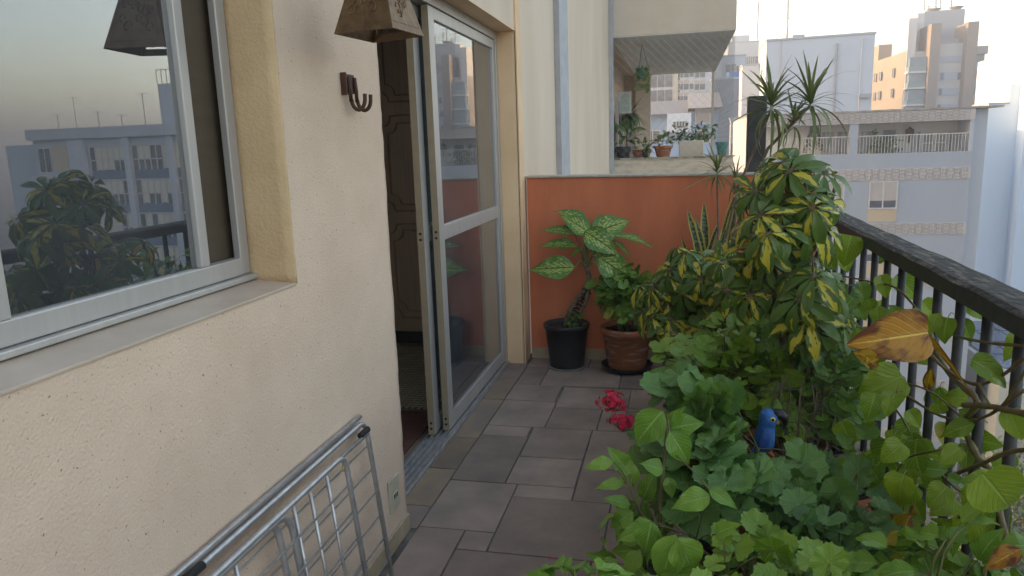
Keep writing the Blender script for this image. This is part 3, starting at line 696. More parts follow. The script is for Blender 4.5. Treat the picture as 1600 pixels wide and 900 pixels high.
# ================================================================ THE CITY
def X_(u, v, y): return PY(u, v, y).x
def Z_(u, v, y): return PY(u, v, y).z
def cmat(name, c, var=.12, scale=.25, bump=0): return mat(name, c, tuple(q * (1 - var) for q in c), scale=scale, rough=.85, stretch=(1, 1, .25))
glassfar = mat('far_glass', (.05, .07, .09), (.12, .15, .18), rough=.12, scale=.6, lo=.45, hi=.55)
glassblue = mat('far_glass_blue', (.10, .17, .22), (.2, .28, .33), rough=.15, scale=.4)
framew = mat('far_frame', (.55, .55, .55), rough=.6)
def win_mesh(name, w_, h_, parent, loc, mats, d=.06, mull=1, face='-y', shutter=0):
    m = MB(); t = .07
    m.box(-w_ / 2, w_ / 2, -d, 0, 0, t); m.box(-w_ / 2, w_ / 2, -d, 0, h_ - t, h_); m.box(-w_ / 2, -w_ / 2 + t, -d, 0, t, h_ - t); m.box(w_ / 2 - t, w_ / 2, -d, 0, t, h_ - t)
    for i in range(mull): x = -w_ / 2 + w_ * (i + 1) / (mull + 1); m.box(x - t / 2, x + t / 2, -d + .01, 0, t, h_ - t)
    m.box(-w_ / 2 + t, w_ / 2 - t, -.02, 0, t, h_ - t, 1)
    if shutter: m.box(-w_ / 2 + t, w_ / 2 - t, -.04, -.021, h_ * (1 - shutter), h_ - t, 2)
    pw = parent_world(parent); off = m.build(name, mats, None)
    off.parent = parent; off.location = Vector(loc) - pw
    if face == '-x': off.rotation_euler.z = R(-90)
    return off
def wgrid(parent, w_, h_, locs, mats, **k):
    first = None; pw = parent_world(parent)
    for l in locs:
        if first is None: first = win_mesh('window', w_, h_, parent, l, mats, **k)
        else: copypart(first, parent, Vector(l) - pw)

# --- A: long grey building with fretwork bands (faces us across the street)
AY = 45.0
xl, xr = X_(1172, 190, AY), X_(1523, 190, AY); xr2 = X_(1549, 170, AY)
A = thing('apartment_block', 'long grey apartment block with fretwork bands and a recessed top balcony', 'building', ((xl + xr) / 2, AY, gz))
zr = Z_(1515, 169, AY); zb1 = Z_(1515, 187, AY); zrb = Z_(1515, 236, AY); zk = Z_(1515, 260, AY); P_ = 3.05
greyA = cmat('block_grey', (.33, .375, .44), .1, .4); whiteA = cmat('block_white', (.58, .57, .55), .12, .5); keyc = cmat('fret_ground', (.46, .43, .42), .1); keyl = cmat('fret_line', (.31, .29, .29), .1)
a_ = MB()
a_.box(xl, xr, AY, AY + 14, gz, zrb); a_.box(xl, xr, AY + .01, AY + 14, zb1, zr); a_.box(xl, xr, AY + 1.8, AY + 14, zrb, zb1)
a_.build('wall', greyA, A)
MB().box(xr, xr2, AY + .35, AY + 14, gz, zr - .05).box(xr - .18, xr, AY + .02, AY + 1.79, zrb, zb1).build('side_pier', cmat('pier_grey', (.40, .44, .50), .08), A)
MB().box(xl, xr - .2, AY + 1.75, AY + 1.79, zrb, zb1 - .01).build('recess_wall', whiteA, A)
MB().box(xl, xr2 + .6, AY - .06, AY + 14, zr, zr + .1).build('roof_edge', mat('roof_dirty', (.22, .20, .18), (.4, .36, .33), scale=1.5, rough=.95), A)
pier_x = X_(1334, 220, AY)
MB().box(pier_x - .22, pier_x + .22, AY + .02, AY + .4, zrb, zb1).build('pillar', greyA, A)
for j, z1 in enumerate([zr - .04, zk + 0.0, zk - P_, zk - 2 * P_, zk - 3 * P_, zk - 4 * P_, zk - 5 * P_]):
    hh = zr - .04 - zb1 if j == 0 else .66
    kb = MB(); kb.box(xl, xr, AY - .03, AY - .002, z1 - hh, z1)
    c_ = (hh - .08) / 8.4; T = .028; xk = xl + .05; k = 0
    while xk + 5 * c_ < xr:
        for rw in (0, 1):
            z0 = z1 - hh + .04 + rw * 4.3 * c_; sg = 1 if (k + rw) % 2 else -1
            def kx(a0, a1, b0, b1):
                if sg < 0: b0, b1 = 3.7 - b1, 3.7 - b0
                kb.box(xk + a0 * c_, xk + a1 * c_ + T, AY - .042, AY - .031, z0 + b0 * c_, z0 + b1 * c_ + T, 1)
            kx(0, 4, 3.7, 3.7); kx(0, 0, 0, 3.7); kx(4, 4, 1, 3.7); kx(1.5, 4, 1, 1); kx(1.5, 1.5, 1, 2.4)
        xk += 5 * c_; k += 1
    kb.build('fretwork_band', [keyc, keyl], A)
# recessed balcony contents
def uv_box(parent, name, u0, u1, v0, v1, y, dy, m, **k):
    um, vm = (u0 + u1) / 2, (v0 + v1) / 2
    return MB().box(X_(u0, vm, y), X_(u1, vm, y), y, y + dy, Z_(um, v1, y), Z_(um, v0, y)).build(name, m, parent, **k)
curt = mat('far_curtain', (.42, .42, .42), (.20, .21, .23), scale=2.2, rough=.9, stretch=(3, 1, .05), lo=.42, hi=.58)
for (u0, u1) in ((1284, 1331), (1342, 1360), (1425, 1438), (1482, 1500)): uv_box(A, 'curtained_door', u0, u1, 206, 241, AY + 1.70, .04, curt)
uv_box(A, 'window', 1380, 1399, 203, 224, AY + 1.68, .05, glassfar)
for u0, u1 in ((1441, 1459), (1462, 1479)):
    uv_box(A, 'window', u0, u1, 208, 238, AY + 1.68, .05, mat('far_glass_grey', (.18, .19, .2), (.28, .28, .28), rough=.3, scale=1.5))
wr_ = MB()
for u in (1440, 1460.5, 1480): x = X_(u, 222, AY + 1.6); wr_.box(x - .05, x + .05, AY + 1.62, AY + 1.67, zrb, Z_(1460, 206, AY + 1.6))
x0, x1 = X_(1440, 222, AY + 1.6), X_(1480, 222, AY + 1.6); wr_.box(x0, x1, AY + 1.6, AY + 1.66, Z_(1460, 224, AY + 1.6), Z_(1460, 222, AY + 1.6)); wr_.build('window_frame', framew, A)
rl = MB()
for x in np.arange(xl, xr - .3, .16): rl.box(x, x + .025, AY + .1, AY + .125, zrb, zrb + .95)
rl.box(xl, xr - .2, AY + .09, AY + .135, zrb + .95, zrb + 1.0); rl.build('balcony_rail', cmat('rail_white', (.5, .5, .5)), A)
ll = thing('wall_light', 'small dark lantern on the recessed balcony wall of the fretwork block', 'lamp', PY(1421, 210, AY + 1.5)); p = ll.location
MB().lathe(tuple(p), [(.001, -.5), (.06, -.4), (.05, -.1), (.2, .0), (.24, .25), (.1, .35), (.001, .45)], 12).build('lantern_body', rust, ll)
# planted balcony
bp = thing('balcony_plants', 'dark potted greenery on the recessed balcony of the fretwork block', 'plant', (X_(1390, 238, AY + .8), AY + .8, zrb))
f = Fol()
for i in range(260):
    q = PY(random.gauss(1393, 9), 0, AY + .9); f.add(random.choice(T_LEAF), (q.x, AY + random.uniform(.5, 1.3), zrb + random.random() ** 1.5 * .75), rv() + Vector((0, 0, .5)), rv() + Vector((0, -.5, 1)), .32)
for (u, v) in ((1367, 207), (1368, 213), (1372, 221), (1375, 228)):
    for i in range(25): f.add(random.choice(T_LEAF), PY(u, v, AY + 1.4) + rv(.13), rv(), rv(), .18)
f.build('foliage', lm_far, bp)
cn = thing('cone_tree', 'dark conical potted tree at the left of the recessed balcony', 'tree', (X_(1271, 238, AY + .6), AY + .6, zrb))
f = Fol(); q = cn.location; MB().tube([q, q + Vector((0, 0, 1.2))], .05, 6).build('trunk', bark, cn)
for i in range(500):
    t = random.random() ** .8; rr_ = .42 * (1 - t) + .06; a = random.random() * 6.28
    f.add(random.choice(T_TINY), q + Vector((rr_ * math.cos(a), rr_ * math.sin(a), .1 + 1.6 * t)), (math.cos(a), math.sin(a), .4), rv(), .16)
f.build('crown', leafmat('leaf_cone', (.015, .04, .015), (.03, .06, .02)), cn)
# shuttered windows below each fretwork band
shut = cmat('shutter_beige', (.42, .38, .36), .1, 3); tan = cmat('tan_panel', (.50, .40, .28), .1)
for j in range(4):
    zt_ = zk - .70 - j * P_
    for uu in (1306, 1380) if j == 0 else (1380,):
        xw = X_(uu, 300, AY); ww = X_(1403, 300, AY) - X_(1358, 300, AY)
        if uu == 1306: ww *= .6
        if j == 0 or True:
            o = win_mesh('window', ww, 1.55, A, (xw, AY, zt_ - 1.55), [framew, glassfar, shut], mull=1, shutter=.70)
            MB().box(xw - ww / 2, xw + ww / 2, AY - .025, AY - .001, zt_ - 2.28, zt_ - 1.56).build('window_apron', tan, A)
for j in range(1, 6):
    zt_ = zk - .70 - j * P_
    for x in (xl + 1.2, xl + 4.5): win_mesh('window', 1.5, 1.4, A, (x, AY, zt_ - 1.5), [framew, glassfar, shut], mull=1, shutter=.5)

# --- B: tall pale blue building at the right edge
BY = 58.0
B = thing('blue_tower', 'tall pale blue building with a darker vertical recess at the right edge', 'building', (X_(1580, 300, BY), BY, gz))
lb = cmat('pale_blue', (.62, .73, .84), .06, .1); lb2 = cmat('recess_blue', (.36, .43, .54), .08, .1)
xa, xb, xc, xd = X_(1538, 250, BY), X_(1569, 250, BY), X_(1584, 250, BY), X_(1590, 250, BY)
y3 = xc / (PY(1597, 250, 1).x)
MB().box(xa, xb, BY, BY + 3, -13, Z_(1558, 163, BY)).box(xb, xc, BY + .01, BY + 4, -13, Z_(1575, 131, BY)).box(xc, X_(1800, 200, BY), y3, BY + 8, -13, Z_(1595, 76, y3)).build('wall', lb, B)
MB().box(xa - .1, X_(1800, 200, BY), y3 - .1, BY + 8, gz, -13).build('base', cmat('base_grey', (.3, .31, .33)), B)
MB().box(xa - .05, xb, BY - .05, BY + 3, Z_(1558, 163, BY), Z_(1558, 163, BY) + .12).build('roof_edge', greyA, B)
# annex with blue skylights and pale wall
AN = thing('skylight_annex', 'low building with dark blue skylight panels below the pale blue tower', 'building', (X_(1560, 560, 48), 48, gz))
x0, x1 = X_(1505, 500, 50), X_(1760, 500, 50); z0 = Z_(1560, 560, 47)
MB().box(x0, x1, 44, 57, gz, z0).build('wall', cmat('annex_wall', (.46, .45, .38)), AN)
pn = MB()
for i in range(9):
    for j in range(4): pn.box(x0 + .3 + i * 1.5, x0 + 1.65 + i * 1.5, 44.4 + j * 2.9, 47.0 + j * 2.9, z0 + .15, z0 + .22)
pn.build('skylight_panels', mat('panel_blue', (.03, .07, .13), (.06, .12, .2), rough=.2, scale=1), AN)
MB().box(x0, x1, 43.9, 43.999, z0 - .5, z0 + .25).box(x0, x1, 44, 57, z0 + .002, z0 + .08).build('roof_frame', framew, AN)

# --- C: cream and brown tower
CY = 118.0
def cu(u, v): return 1200 + u / 3.6, v / 3.6
creamC = cmat('tower_cream', (.50, .50, .51), .08); brownC = cmat('tower_brown', (.22, .185, .17), .08); lowC = cmat('tower_tan', (.26, .225, .19), .08)
C_ = thing('cream_tower', 'cream apartment tower with tall brown fins and blue glazed balconies', 'building', (X_(1460, 100, CY), CY, gz))
def cblk(name, m, u0, u1, vt, y=CY, dy=10, vb=None):
    (pu0, pv), (pu1, _) = cu(u0, vt), cu(u1, vt)
    z1 = Z_((pu0 + pu1) / 2, pv, y); z0 = -10 if vb is None else Z_((pu0 + pu1) / 2, vb / 3.6, y)
    return MB().box(X_(pu0, 100, y), X_(pu1, 100, y), y, y + dy, z0, z1).build(name, m, C_)
# left curved wing, lit on its left side
x0 = X_(*cu(768, 400), CY); xw = X_(*cu(700, 400), CY + 12)
zw = Z_(*cu(765, 290), CY)
mw = MB(); poly = [(x0, CY + .2), (x0 + 3, CY + .2), (x0 + 3, CY + 26), (x0 - .4, CY + 26), (x0 - .9, CY + 18), (x0 - .7, CY + 9)]
mw.prism(poly, 'z', -10, zw); mw.build('left_wing', lowC, C_)
MB().box(x0 - .3, x0 + 2.5, CY + 14, CY + 20, zw, zw + 2.6).build('roof_box', lowC, C_)
for fl_ in range(4):
    z = zw - 1.9 - fl_ * 2.9 - 1.3
    for y, w_ in ((CY + 4, 1.0), (CY + 9.5, 1.2), (CY + 12.5, 1.2), (CY + 17, 2.0), (CY + 22, 1.0)):
        xx_ = x0 - (.75 if y < CY + 19 else .72) - .15 if y > CY + 5 else x0 - .45
        win_mesh('window', w_, 1.3, C_, (xx_, y, z), [brownC, glassfar], mull=0, face='-x')
MB().box(x0, x0 + 1.0, CY - .2, CY + 8, -10, zw + .1).build('brown_corner', brownC, C_)
cblk('pier', creamC, 778, 825, 103, CY - .5, 8)
cblk('core', creamC, 825, 862, 75, CY + 3, 10)
cblk('roof_block', cmat('roof_block', (.32, .34, .37), .05), 862, 1085, 58, CY + 3, 9)
bk = cblk('balcony_shaft', creamC, 790, 905, 290, CY, 8)
for i, (vt, vb) in enumerate(((320, 400), (410, 490), (505, 585), (600, 680))):
    cblk('glazed_balcony', glassblue, 798, 895, vt, CY - 1.4, 1.3, vb - 28); cblk('balcony_parapet', mat('balc_blue', (.16, .24, .26), rough=.3), 794, 893, vb - 27, CY - 1.7, 1.6, vb)
    cblk('balcony_slab', creamC, 790, 896, vb, CY - 1.8, 1.8, vb + 10)
cblk('fin', brownC, 905, 962, 132, CY - 2.2, 6); cblk('fin', brownC, 1110, 1170, 122, CY - 2.0, 6)
cblk('centre_wall', creamC, 962, 1112, 245, CY - .5, 8)
for i, (vt, vb) in enumerate(((315, 350), (405, 448), (495, 535), (585, 625))):
    cblk('window_band', cmat('band_blue', (.34, .40, .48), .05), 960, 1112, vt, CY - .6, .09, vb)
    for (ua, ub) in (((1100, 1124),), ((980, 996), (1073, 1090)), ((975, 990),), ((975, 990),))[i]: cblk('window', glassfar, ua, ub, vt + 3, CY - .72, .1, vb - 2)
for i in range(5):
    vt = 258 + i * 92
    cblk('side_balcony', cmat('side_grey', (.34, .33, .34)), 1165, 1232 - i * 4, vt + 0, CY + 1, 5, vt + 45); cblk('side_glass', glassblue, 1165, 1215 - i * 4, vt + 46, CY + 1.6, 4, vt + 92)
cblk('roof_terrace', cmat('roof_terr', (.36, .38, .40)), 965, 1110, 215, CY + 1, 5, 246)
an = MB()
for (u, v0, v1) in ((882, 0, 60), (905, 30, 60), (945, -40, 55), (972, -10, 55), (1033, 0, 52)):
    (pu, pv0), (_, pv1) = cu(u, v0), cu(u, v1); a = PY(pu, pv0, CY + 5); b = PY(pu, pv1, CY + 5); an.tube([a, b], .08, 4)
    for k in range(3): an.box(b.x - .9, b.x + .9, CY + 5, CY + 5.05, a.z - .2 - k * .5, a.z - .15 - k * .5)
for (u, v) in ((932, 50), (1060, 38)):
    q = PY(*cu(u, v), CY + 4); an.lathe((q.x, q.y, q.z - .5), [(.001, 0), (.5, .1), (.95, .45), (.9, .5), (.45, .2), (.001, .12)], 14)
an.build('antennas', cmat('antenna_grey', (.22, .22, .23)), C_)

# --- D: blank white wall building with mast
DY = 82.0
D_ = thing('blank_wall_building', 'broad white building with a blank wall, drain pipe and rooftop mast', 'building', (X_(1280, 100, DY), DY, gz))
x0, x1 = X_(1197, 100, DY), X_(1365, 100, DY); zl_, zr_ = Z_(1197, 65, DY), Z_(1365, 53, DY)
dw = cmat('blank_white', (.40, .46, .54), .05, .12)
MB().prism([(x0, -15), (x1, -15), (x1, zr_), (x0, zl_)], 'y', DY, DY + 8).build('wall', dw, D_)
MB().prism([(x0 - .05, zl_ + .01), (x1 + .1, zr_ + .01), (x1 + .1, zr_ + .2), (x0 - .05, zl_ + .2)], 'y', DY - .1, DY + 8.1).build('roof_edge', greyA, D_)
MB().box(X_(1243, 60, DY), X_(1262, 60, DY), DY + 2, DY + 4, zl_, Z_(1250, 54, DY + 2)).build('roof_box', greyA, D_)
q = MB(); a = PY(1308, 68, DY); q.tube([(a.x, DY - .1, a.z), (a.x, DY - .1, -15)], .1, 6); a = PY(1220, 90, DY); q.tube([(a.x, DY - .1, zl_), (a.x, DY - .1, -15)], .04, 4); a = PY(1347, 60, DY); q.tube([(a.x, DY - .06, a.z), (a.x, DY - .06, -15)], .06, 4, mi=1); q.box(a.x - 0, a.x + 1, DY - .5, DY, Z_(1350, 153, DY), Z_(1350, 147, DY)); q.build('drain_pipe', [cmat('pipe_grey', (.25, .27, .3)), framew], D_)
for i in range(6): win_mesh('window', .9, 1.1, D_, (x0 + 0, DY + 4, zl_ - 3.5 - 3 * i), [framew, glassfar], mull=0, face='-x')
ms = thing('roof_mast', 'tall thin antenna mast with guy wires on the blank white building', 'mast', PY(1230, 60, DY + 3)); b = ms.location; t_ = PY(1233, -60, DY + 3)
MB().tube([b - Vector((0, 0, .5)), t_], .09, 6).build('mast_pole', cmat('mast_grey', (.3, .28, .27)), ms)
j_ = PY(1232, 27, DY + 3); q = MB()
for (u, v, dy) in ((1246, 55, 1), (1213, 62, 1), (1228, 62, -3)): q.tube([j_, PY(u, v, DY + 3 + dy)], .035, 4)
q.build('guy_wires', cmat('mast_grey', (.3, .28, .27)), ms)
ms2 = tag(MB().tube([PY(1183, 62, 75), PY(1185.5, 2, 75)], .05, 5).build('thin_mast', cmat('mast_grey', (.3, .28, .27))), 'thin bare antenna pole left of the blank white building', 'mast')

# --- smaller blocks left of D
def block(name, label, cat, u0, u1, vt, y, dy, m, vb=None, parts=()):
    um = (u0 + u1) / 2; t = thing(name, label, cat, (X_(um, vt, y), y, gz))
    x0, x1 = X_(u0, vt, y), X_(u1, vt, y); z1 = Z_(um, vt, y)
    MB().box(x0, x1, y, y + dy, gz, z1).build('wall', m, t)
    MB().box(x0 - .08, x1 + .08, y - .08, y + dy, z1 + .003, z1 + .18).build('roof_edge', greyA, t)
    return t, x0, x1, z1
wm = [framew, glassfar, shut]
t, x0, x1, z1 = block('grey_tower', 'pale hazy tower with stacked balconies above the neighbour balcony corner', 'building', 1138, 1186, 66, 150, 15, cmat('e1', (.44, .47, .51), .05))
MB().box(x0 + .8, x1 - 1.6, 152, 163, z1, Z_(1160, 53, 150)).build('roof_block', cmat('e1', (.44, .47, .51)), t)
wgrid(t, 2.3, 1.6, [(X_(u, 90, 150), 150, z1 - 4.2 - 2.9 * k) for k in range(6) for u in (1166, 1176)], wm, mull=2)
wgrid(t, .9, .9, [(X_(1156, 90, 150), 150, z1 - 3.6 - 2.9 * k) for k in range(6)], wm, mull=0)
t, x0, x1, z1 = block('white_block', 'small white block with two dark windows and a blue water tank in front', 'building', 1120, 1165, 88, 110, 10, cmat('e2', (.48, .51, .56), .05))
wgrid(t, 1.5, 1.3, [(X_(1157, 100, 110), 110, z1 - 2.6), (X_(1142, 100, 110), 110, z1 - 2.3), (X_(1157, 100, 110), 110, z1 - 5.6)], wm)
t, x0, x1, z1 = block('slate_blue_block', 'dark slate blue flat roofed block under the blue water tank', 'building', 1112, 1155, 124, 95, 3, cmat('e3', (.13, .18, .25), .1))
tk = thing('water_tank', 'bright blue round water tank on the dark slate blue block', 'water tank', (X_(1145, 120, 97), 97, z1 + .2))
MB().lathe(tuple(tk.location), [(.001, 0), (.8, 0), (.85, .6), (.8, .65)], 20).build('tank_body', mat('tank_blue', (.02, .16, .45), rough=.4), tk); MB().lathe(tuple(tk.location), [(.9, .66), (.9, .72), (.001, .85)], 20).build('tank_lid', mat('tank_blue', (.02, .16, .45), rough=.4), tk)
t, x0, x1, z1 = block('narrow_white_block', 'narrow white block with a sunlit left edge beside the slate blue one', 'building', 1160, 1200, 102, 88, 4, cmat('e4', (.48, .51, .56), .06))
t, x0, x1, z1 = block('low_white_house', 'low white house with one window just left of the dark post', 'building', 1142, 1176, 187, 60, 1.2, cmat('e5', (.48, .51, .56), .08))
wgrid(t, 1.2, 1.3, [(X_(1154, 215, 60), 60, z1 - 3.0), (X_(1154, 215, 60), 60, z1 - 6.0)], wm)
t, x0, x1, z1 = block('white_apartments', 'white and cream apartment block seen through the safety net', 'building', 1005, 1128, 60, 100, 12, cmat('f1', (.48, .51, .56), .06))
wgrid(t, 3.9, 1.8, [(X_(1039, 130, 100), 100, Z_(1039, v, 100)) for v in (112, 137, 162, 187)], wm, mull=3)
wgrid(t, 1.5, 1.3, [(X_(u, 130, 100), 100, Z_(u, v, 100)) for v in (122, 141, 160, 179) for u in (1068, 1093)], wm, mull=1, shutter=.4)
wgrid(t, .8, .8, [(X_(1081, 130, 100), 100, Z_(1081, v, 100)) for v in (121, 140, 159)], wm, mull=0)
MB().box(X_(1052, 130, 100), X_(1059, 130, 100), 99.7, 99.99, gz, z1).build('cream_strip', cmat('f1c', (.52, .46, .38)), t)
t, x0, x1, z1 = block('light_blue_house', 'light blue house with grey roof and white window seen through the safety net', 'building', 1008, 1122, 178, 72, 10, cmat('f2', (.22, .36, .55), .06))
MB().prism([(70.5, z1), (84, z1), (77, z1 + 1.5)], 'x', x0 - .3, X_(1075, 170, 72)).build('roof', cmat('roof_grey', (.16, .17, .19)), t)
MB().prism([(70.0, z1 + .4), (84, z1 + .4), (77, z1 + 2.1)], 'x', X_(1075.3, 170, 72), x1 + .3).build('roof', cmat('roof_grey2', (.25, .24, .24)), t)
MB().box(X_(1042, 190, 70), X_(1080, 190, 70), 70, 71.99, Z_(1060, 206, 70), z1).build('loggia', cmat('f3', (.58, .62, .68)), t)
MB().box(X_(1052, 190, 70), X_(1073, 190, 70), 69.9, 69.99, Z_(1060, 199, 70), Z_(1060, 190, 70)).build('window', glassfar, t)
for u in (1056, 1060.5, 1065, 1069.5): MB().box(X_(u, 190, 70), X_(u + 1.2, 190, 70), 69.8, 69.89, Z_(1060, 199, 70), Z_(1060, 190, 70)).build('window_bar', framew, t)
win_mesh('window', 1.4, 1.5, t, (X_(1098, 190, 72), 72, Z_(1098, 194, 72)), [framew, framew, shut], mull=0, shutter=.9)
wgrid(t, 1.4, 1.2, [(X_(u, 190, 72), 72, Z_(u, 224, 72)) for u in (1020, 1098)], wm)
# a distant row so the horizon is not empty
rr = random.Random(3)
for i, (u0, u1, vt, y) in enumerate(((1362, 1378, 128, 170), (1535, 1552, 185, 160), (960, 1010, 150, 160))):
    lab = ('pale distant block between the blank wall and the cream tower', 'distant pale block right of the cream tower', 'distant block behind the neighbour balcony pier')[i]
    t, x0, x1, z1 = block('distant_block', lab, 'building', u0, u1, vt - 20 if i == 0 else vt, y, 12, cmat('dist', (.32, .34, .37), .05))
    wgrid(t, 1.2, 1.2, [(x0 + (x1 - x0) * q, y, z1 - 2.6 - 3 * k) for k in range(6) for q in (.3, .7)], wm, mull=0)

# --- R: ribbon-window building, right of the frame, seen mirrored in the window pane
RY = 57.0
Rb = thing('ribbon_window_building', 'blue grey block with ribbon windows mirrored in the left window pane', 'building', (45, RY, gz))
bw = cmat('ribbon_wall', (.42, .50, .60), .06, .3); sp_ = cmat('spandrel', (.10, .17, .26), .1)
MB().box(35.5, 55.2, RY, RY + 14, gz, 4.2).box(55.21, 58.8, RY + .5, RY + 12, gz, 3.1).build('wall', bw, Rb)
MB().box(35.3, 55.4, RY - .5, RY + 14, 3.45, 4.4).build('cornice', cmat('cornice_b', (.42, .47, .55)), Rb)
for fl_ in range(7):
    z = .55 - 3 * fl_
    for (xa, xb, n) in ((36.6, 40.4, 3), (41.1, 44.8, 3), (45.5, 49.2, 3)):
        m = MB(); m.box(xa, xb, RY - .05, RY - .001, z, z + 2.2, 0)
        for k in range(n * 2 + 1): xk = xa + (xb - xa) * k / (n * 2); m.box(xk - .05, xk + .05, RY - .12, RY - .051, z, z + 2.2, 1)
        m.box(xa, xb, RY - .12, RY - .051, z + .9, z + 1.0, 1); m.box(xa, xb, RY - .12, RY - .051, z + 2.1, z + 2.2, 1)
        rs = random.Random(fl_ * 9 + int(xa))
        for k in range(n * 2):
            if rs.random() < .75: x_a = xa + (xb - xa) * k / (n * 2) + .06; m.box(x_a, x_a + (xb - xa) / (n * 2) - .12, RY - .08, RY - .0505, z + rs.choice((.1, 1.0)), z + 2.08, 2)
        m.build('window', [glassfar, framew, cmat('blind_pale', (.62, .60, .52))], Rb)
        MB().box(xa, xb, RY - .04, RY - .001, z - .75, z - .01).build('spandrel', sp_, Rb)
    MB().box(51.6, 53.2, RY - .04, RY - .001, z, z + 2.4).build('cream_panel', cmat('cream_pan', (.55, .48, .36)), Rb)
    win_mesh('window', 1.4, 2.2, Rb, (54.1, RY, z), wm)
    MB().box(49.6, 55.3, RY - .6, RY - .001, z - .5, z - .3).build('ledge', framew, Rb)
for x in (40.75, 45.15, 50.4): MB().box(x - .3 if x < 50 else x - .9, x + .3 if x < 50 else x + .8, RY - .4, RY - .002, gz, 3.4).build('pilaster', cmat('pil_b', (.46, .53, .62)), Rb)
MB().box(39, 43, RY + 2, RY + 7, 4.2, 8.0).build('water_tower', cmat('wt_b', (.38, .44, .52)), Rb)
q = MB()
for x in np.arange(39, 43.1, .5): q.tube([(x, RY + 2, 8), (x, RY + 2, 9.2)], .04, 4)
q.box(39, 43, RY + 1.97, RY + 2.03, 9.15, 9.22); q.tube([(42, RY + 4, 8), (42, RY + 4, 12)], .06, 4); q.build('roof_rail', cmat('mast_grey', (.3, .28, .27)), Rb)
for x, h in ((53, 3), (50.5, 1.6), (48, 1.2), (45.5, 3), (55, 1.5)):
    q = MB(); q.tube([(x, RY + 3, 4.2), (x, RY + 3, 4.4 + h)], .04, 4); q.box(x - .6, x + .6, RY + 3, RY + 3.04, 4.3 + h, 4.34 + h); q.build('antenna', cmat('mast_grey', (.3, .28, .27)), Rb)

# --- trees down in the street
crown_m = leafmat('leaf_tree', (.02, .05, .018), (.05, .09, .03), 'ovate', trans=.15)
def tree(name, label, x, y, h, r):
    t = thing(name, label, 'tree', (x, y, gz)); tr = MB(); tr.tube([(x, y, gz), (x + .1, y, gz + h * .4), (x, y + .1, gz + h * .75)], [.25, .18, .08], 8)
    f = Fol()
    cl = [Vector((x, y, gz + h * .7)) + Vector((random.gauss(0, r * .5), random.gauss(0, r * .5), random.gauss(0, h * .14))) for _ in range(16)]
    for c in cl:
        tr.tube([(x, y, gz + h * .5), c], [.08, .03], 5)
        for i in range(90):
            d = rv().normalized() * random.uniform(.6, 1.1) * r * .38; f.add(random.choice(T_TINY), c + d, rv(), d + Vector((0, 0, 1)), .38)
    tr.build('trunk', bark, t); f.build('crown', crown_m, t)
for i, (u, v, y, h, r_) in enumerate(((1585, 690, 42, 9, 4), (1570, 730, 36, 7, 3.5), (1530, 740, 38, 6, 3), (1620, 720, 38, 8, 4), (1490, 800, 34, 6, 3))):
    p = PY(u, v, y); tree('street_tree', ('large dark green street tree far below at the right edge', 'rounded street tree below the skylight annex, second from the right edge', 'small street tree below the end of the grey block', 'street tree just past the right edge of the balcony view', 'low street tree under the lower balusters')[i], p.x, y, h, r_)

# ================================================================ PLANTS ON THE BALCONY
pel_light = leafmat('pel_light', (0.098, 0.230, 0.025), (0.230, 0.368, 0.040), 'round', vein=(0.300, 0.450, 0.105))
pel_deep = leafmat('pel_deep', (0.057, 0.167, 0.037), (0.144, 0.299, 0.063), 'round', vein=(0.195, 0.360, 0.150), rough=.5)
pel_dark = leafmat('pel_dark', (0.039, 0.121, 0.024), (0.094, 0.209, 0.044), 'round', vein=(0.135, 0.255, 0.090), rough=.5)
pel_back = leafmat('pel_back', (0.063, 0.167, 0.025), (0.149, 0.287, 0.040), 'round', vein=(0.165, 0.315, 0.090))
ov_light = leafmat('ov_light', (0.099, 0.253, 0.028), (0.209, 0.385, 0.050), 'ovate', vein=(0.300, 0.480, 0.165), rough=.36)
ov_dark = leafmat('ov_dark', (0.055, 0.154, 0.028), (0.110, 0.242, 0.044), 'ovate', vein=(0.150, 0.285, 0.105), rough=.36)
sch_m = leafmat('schefflera_leaf', (.050, .125, .022), (.105, .19, .035), 'varie', yel=(.56, .47, .055), rough=.3)
die_m = leafmat('dieffenbachia_leaf', (0.050, 0.160, 0.030), (0.085, 0.210, 0.035), 'dieff', yel=(.37, .46, .11), rough=.33)
drac_m = leafmat('dracaena_leaf', (.15, .21, .09), (.24, .29, .12), 'strap', rough=.4)
snake_m = leafmat('snake_leaf', (.025, .06, .03), (.035, .08, .035), 'snake', yel=(.52, .42, .12), vein=(0.135, 0.210, 0.105), rough=.35)
poth_m = leafmat('pothos_leaf', (0.094, 0.231, 0.022), (0.253, 0.374, 0.033), 'ovate', vein=(0.300, 0.450, 0.090), rough=.28)
poth_y = leafmat('pothos_yellow', (.48, .30, .02), (.38, .22, .02), 'old', vein=(0.900, 0.600, 0.075), rough=.35, old=(.16, .05, .015))
poth_o = leafmat('pothos_old', (.50, .24, .03), (.40, .15, .02), 'old', vein=(0.825, 0.525, 0.120), rough=.4, old=(.15, .045, .015))
red_m = leafmat('red_petal', (.88, .020, .075), (.90, .06, .15), 'strap', rough=.6)
pink_m = leafmat('pink_petal', (.62, .05, .09), (.55, .03, .06), 'strap', rough=.6)

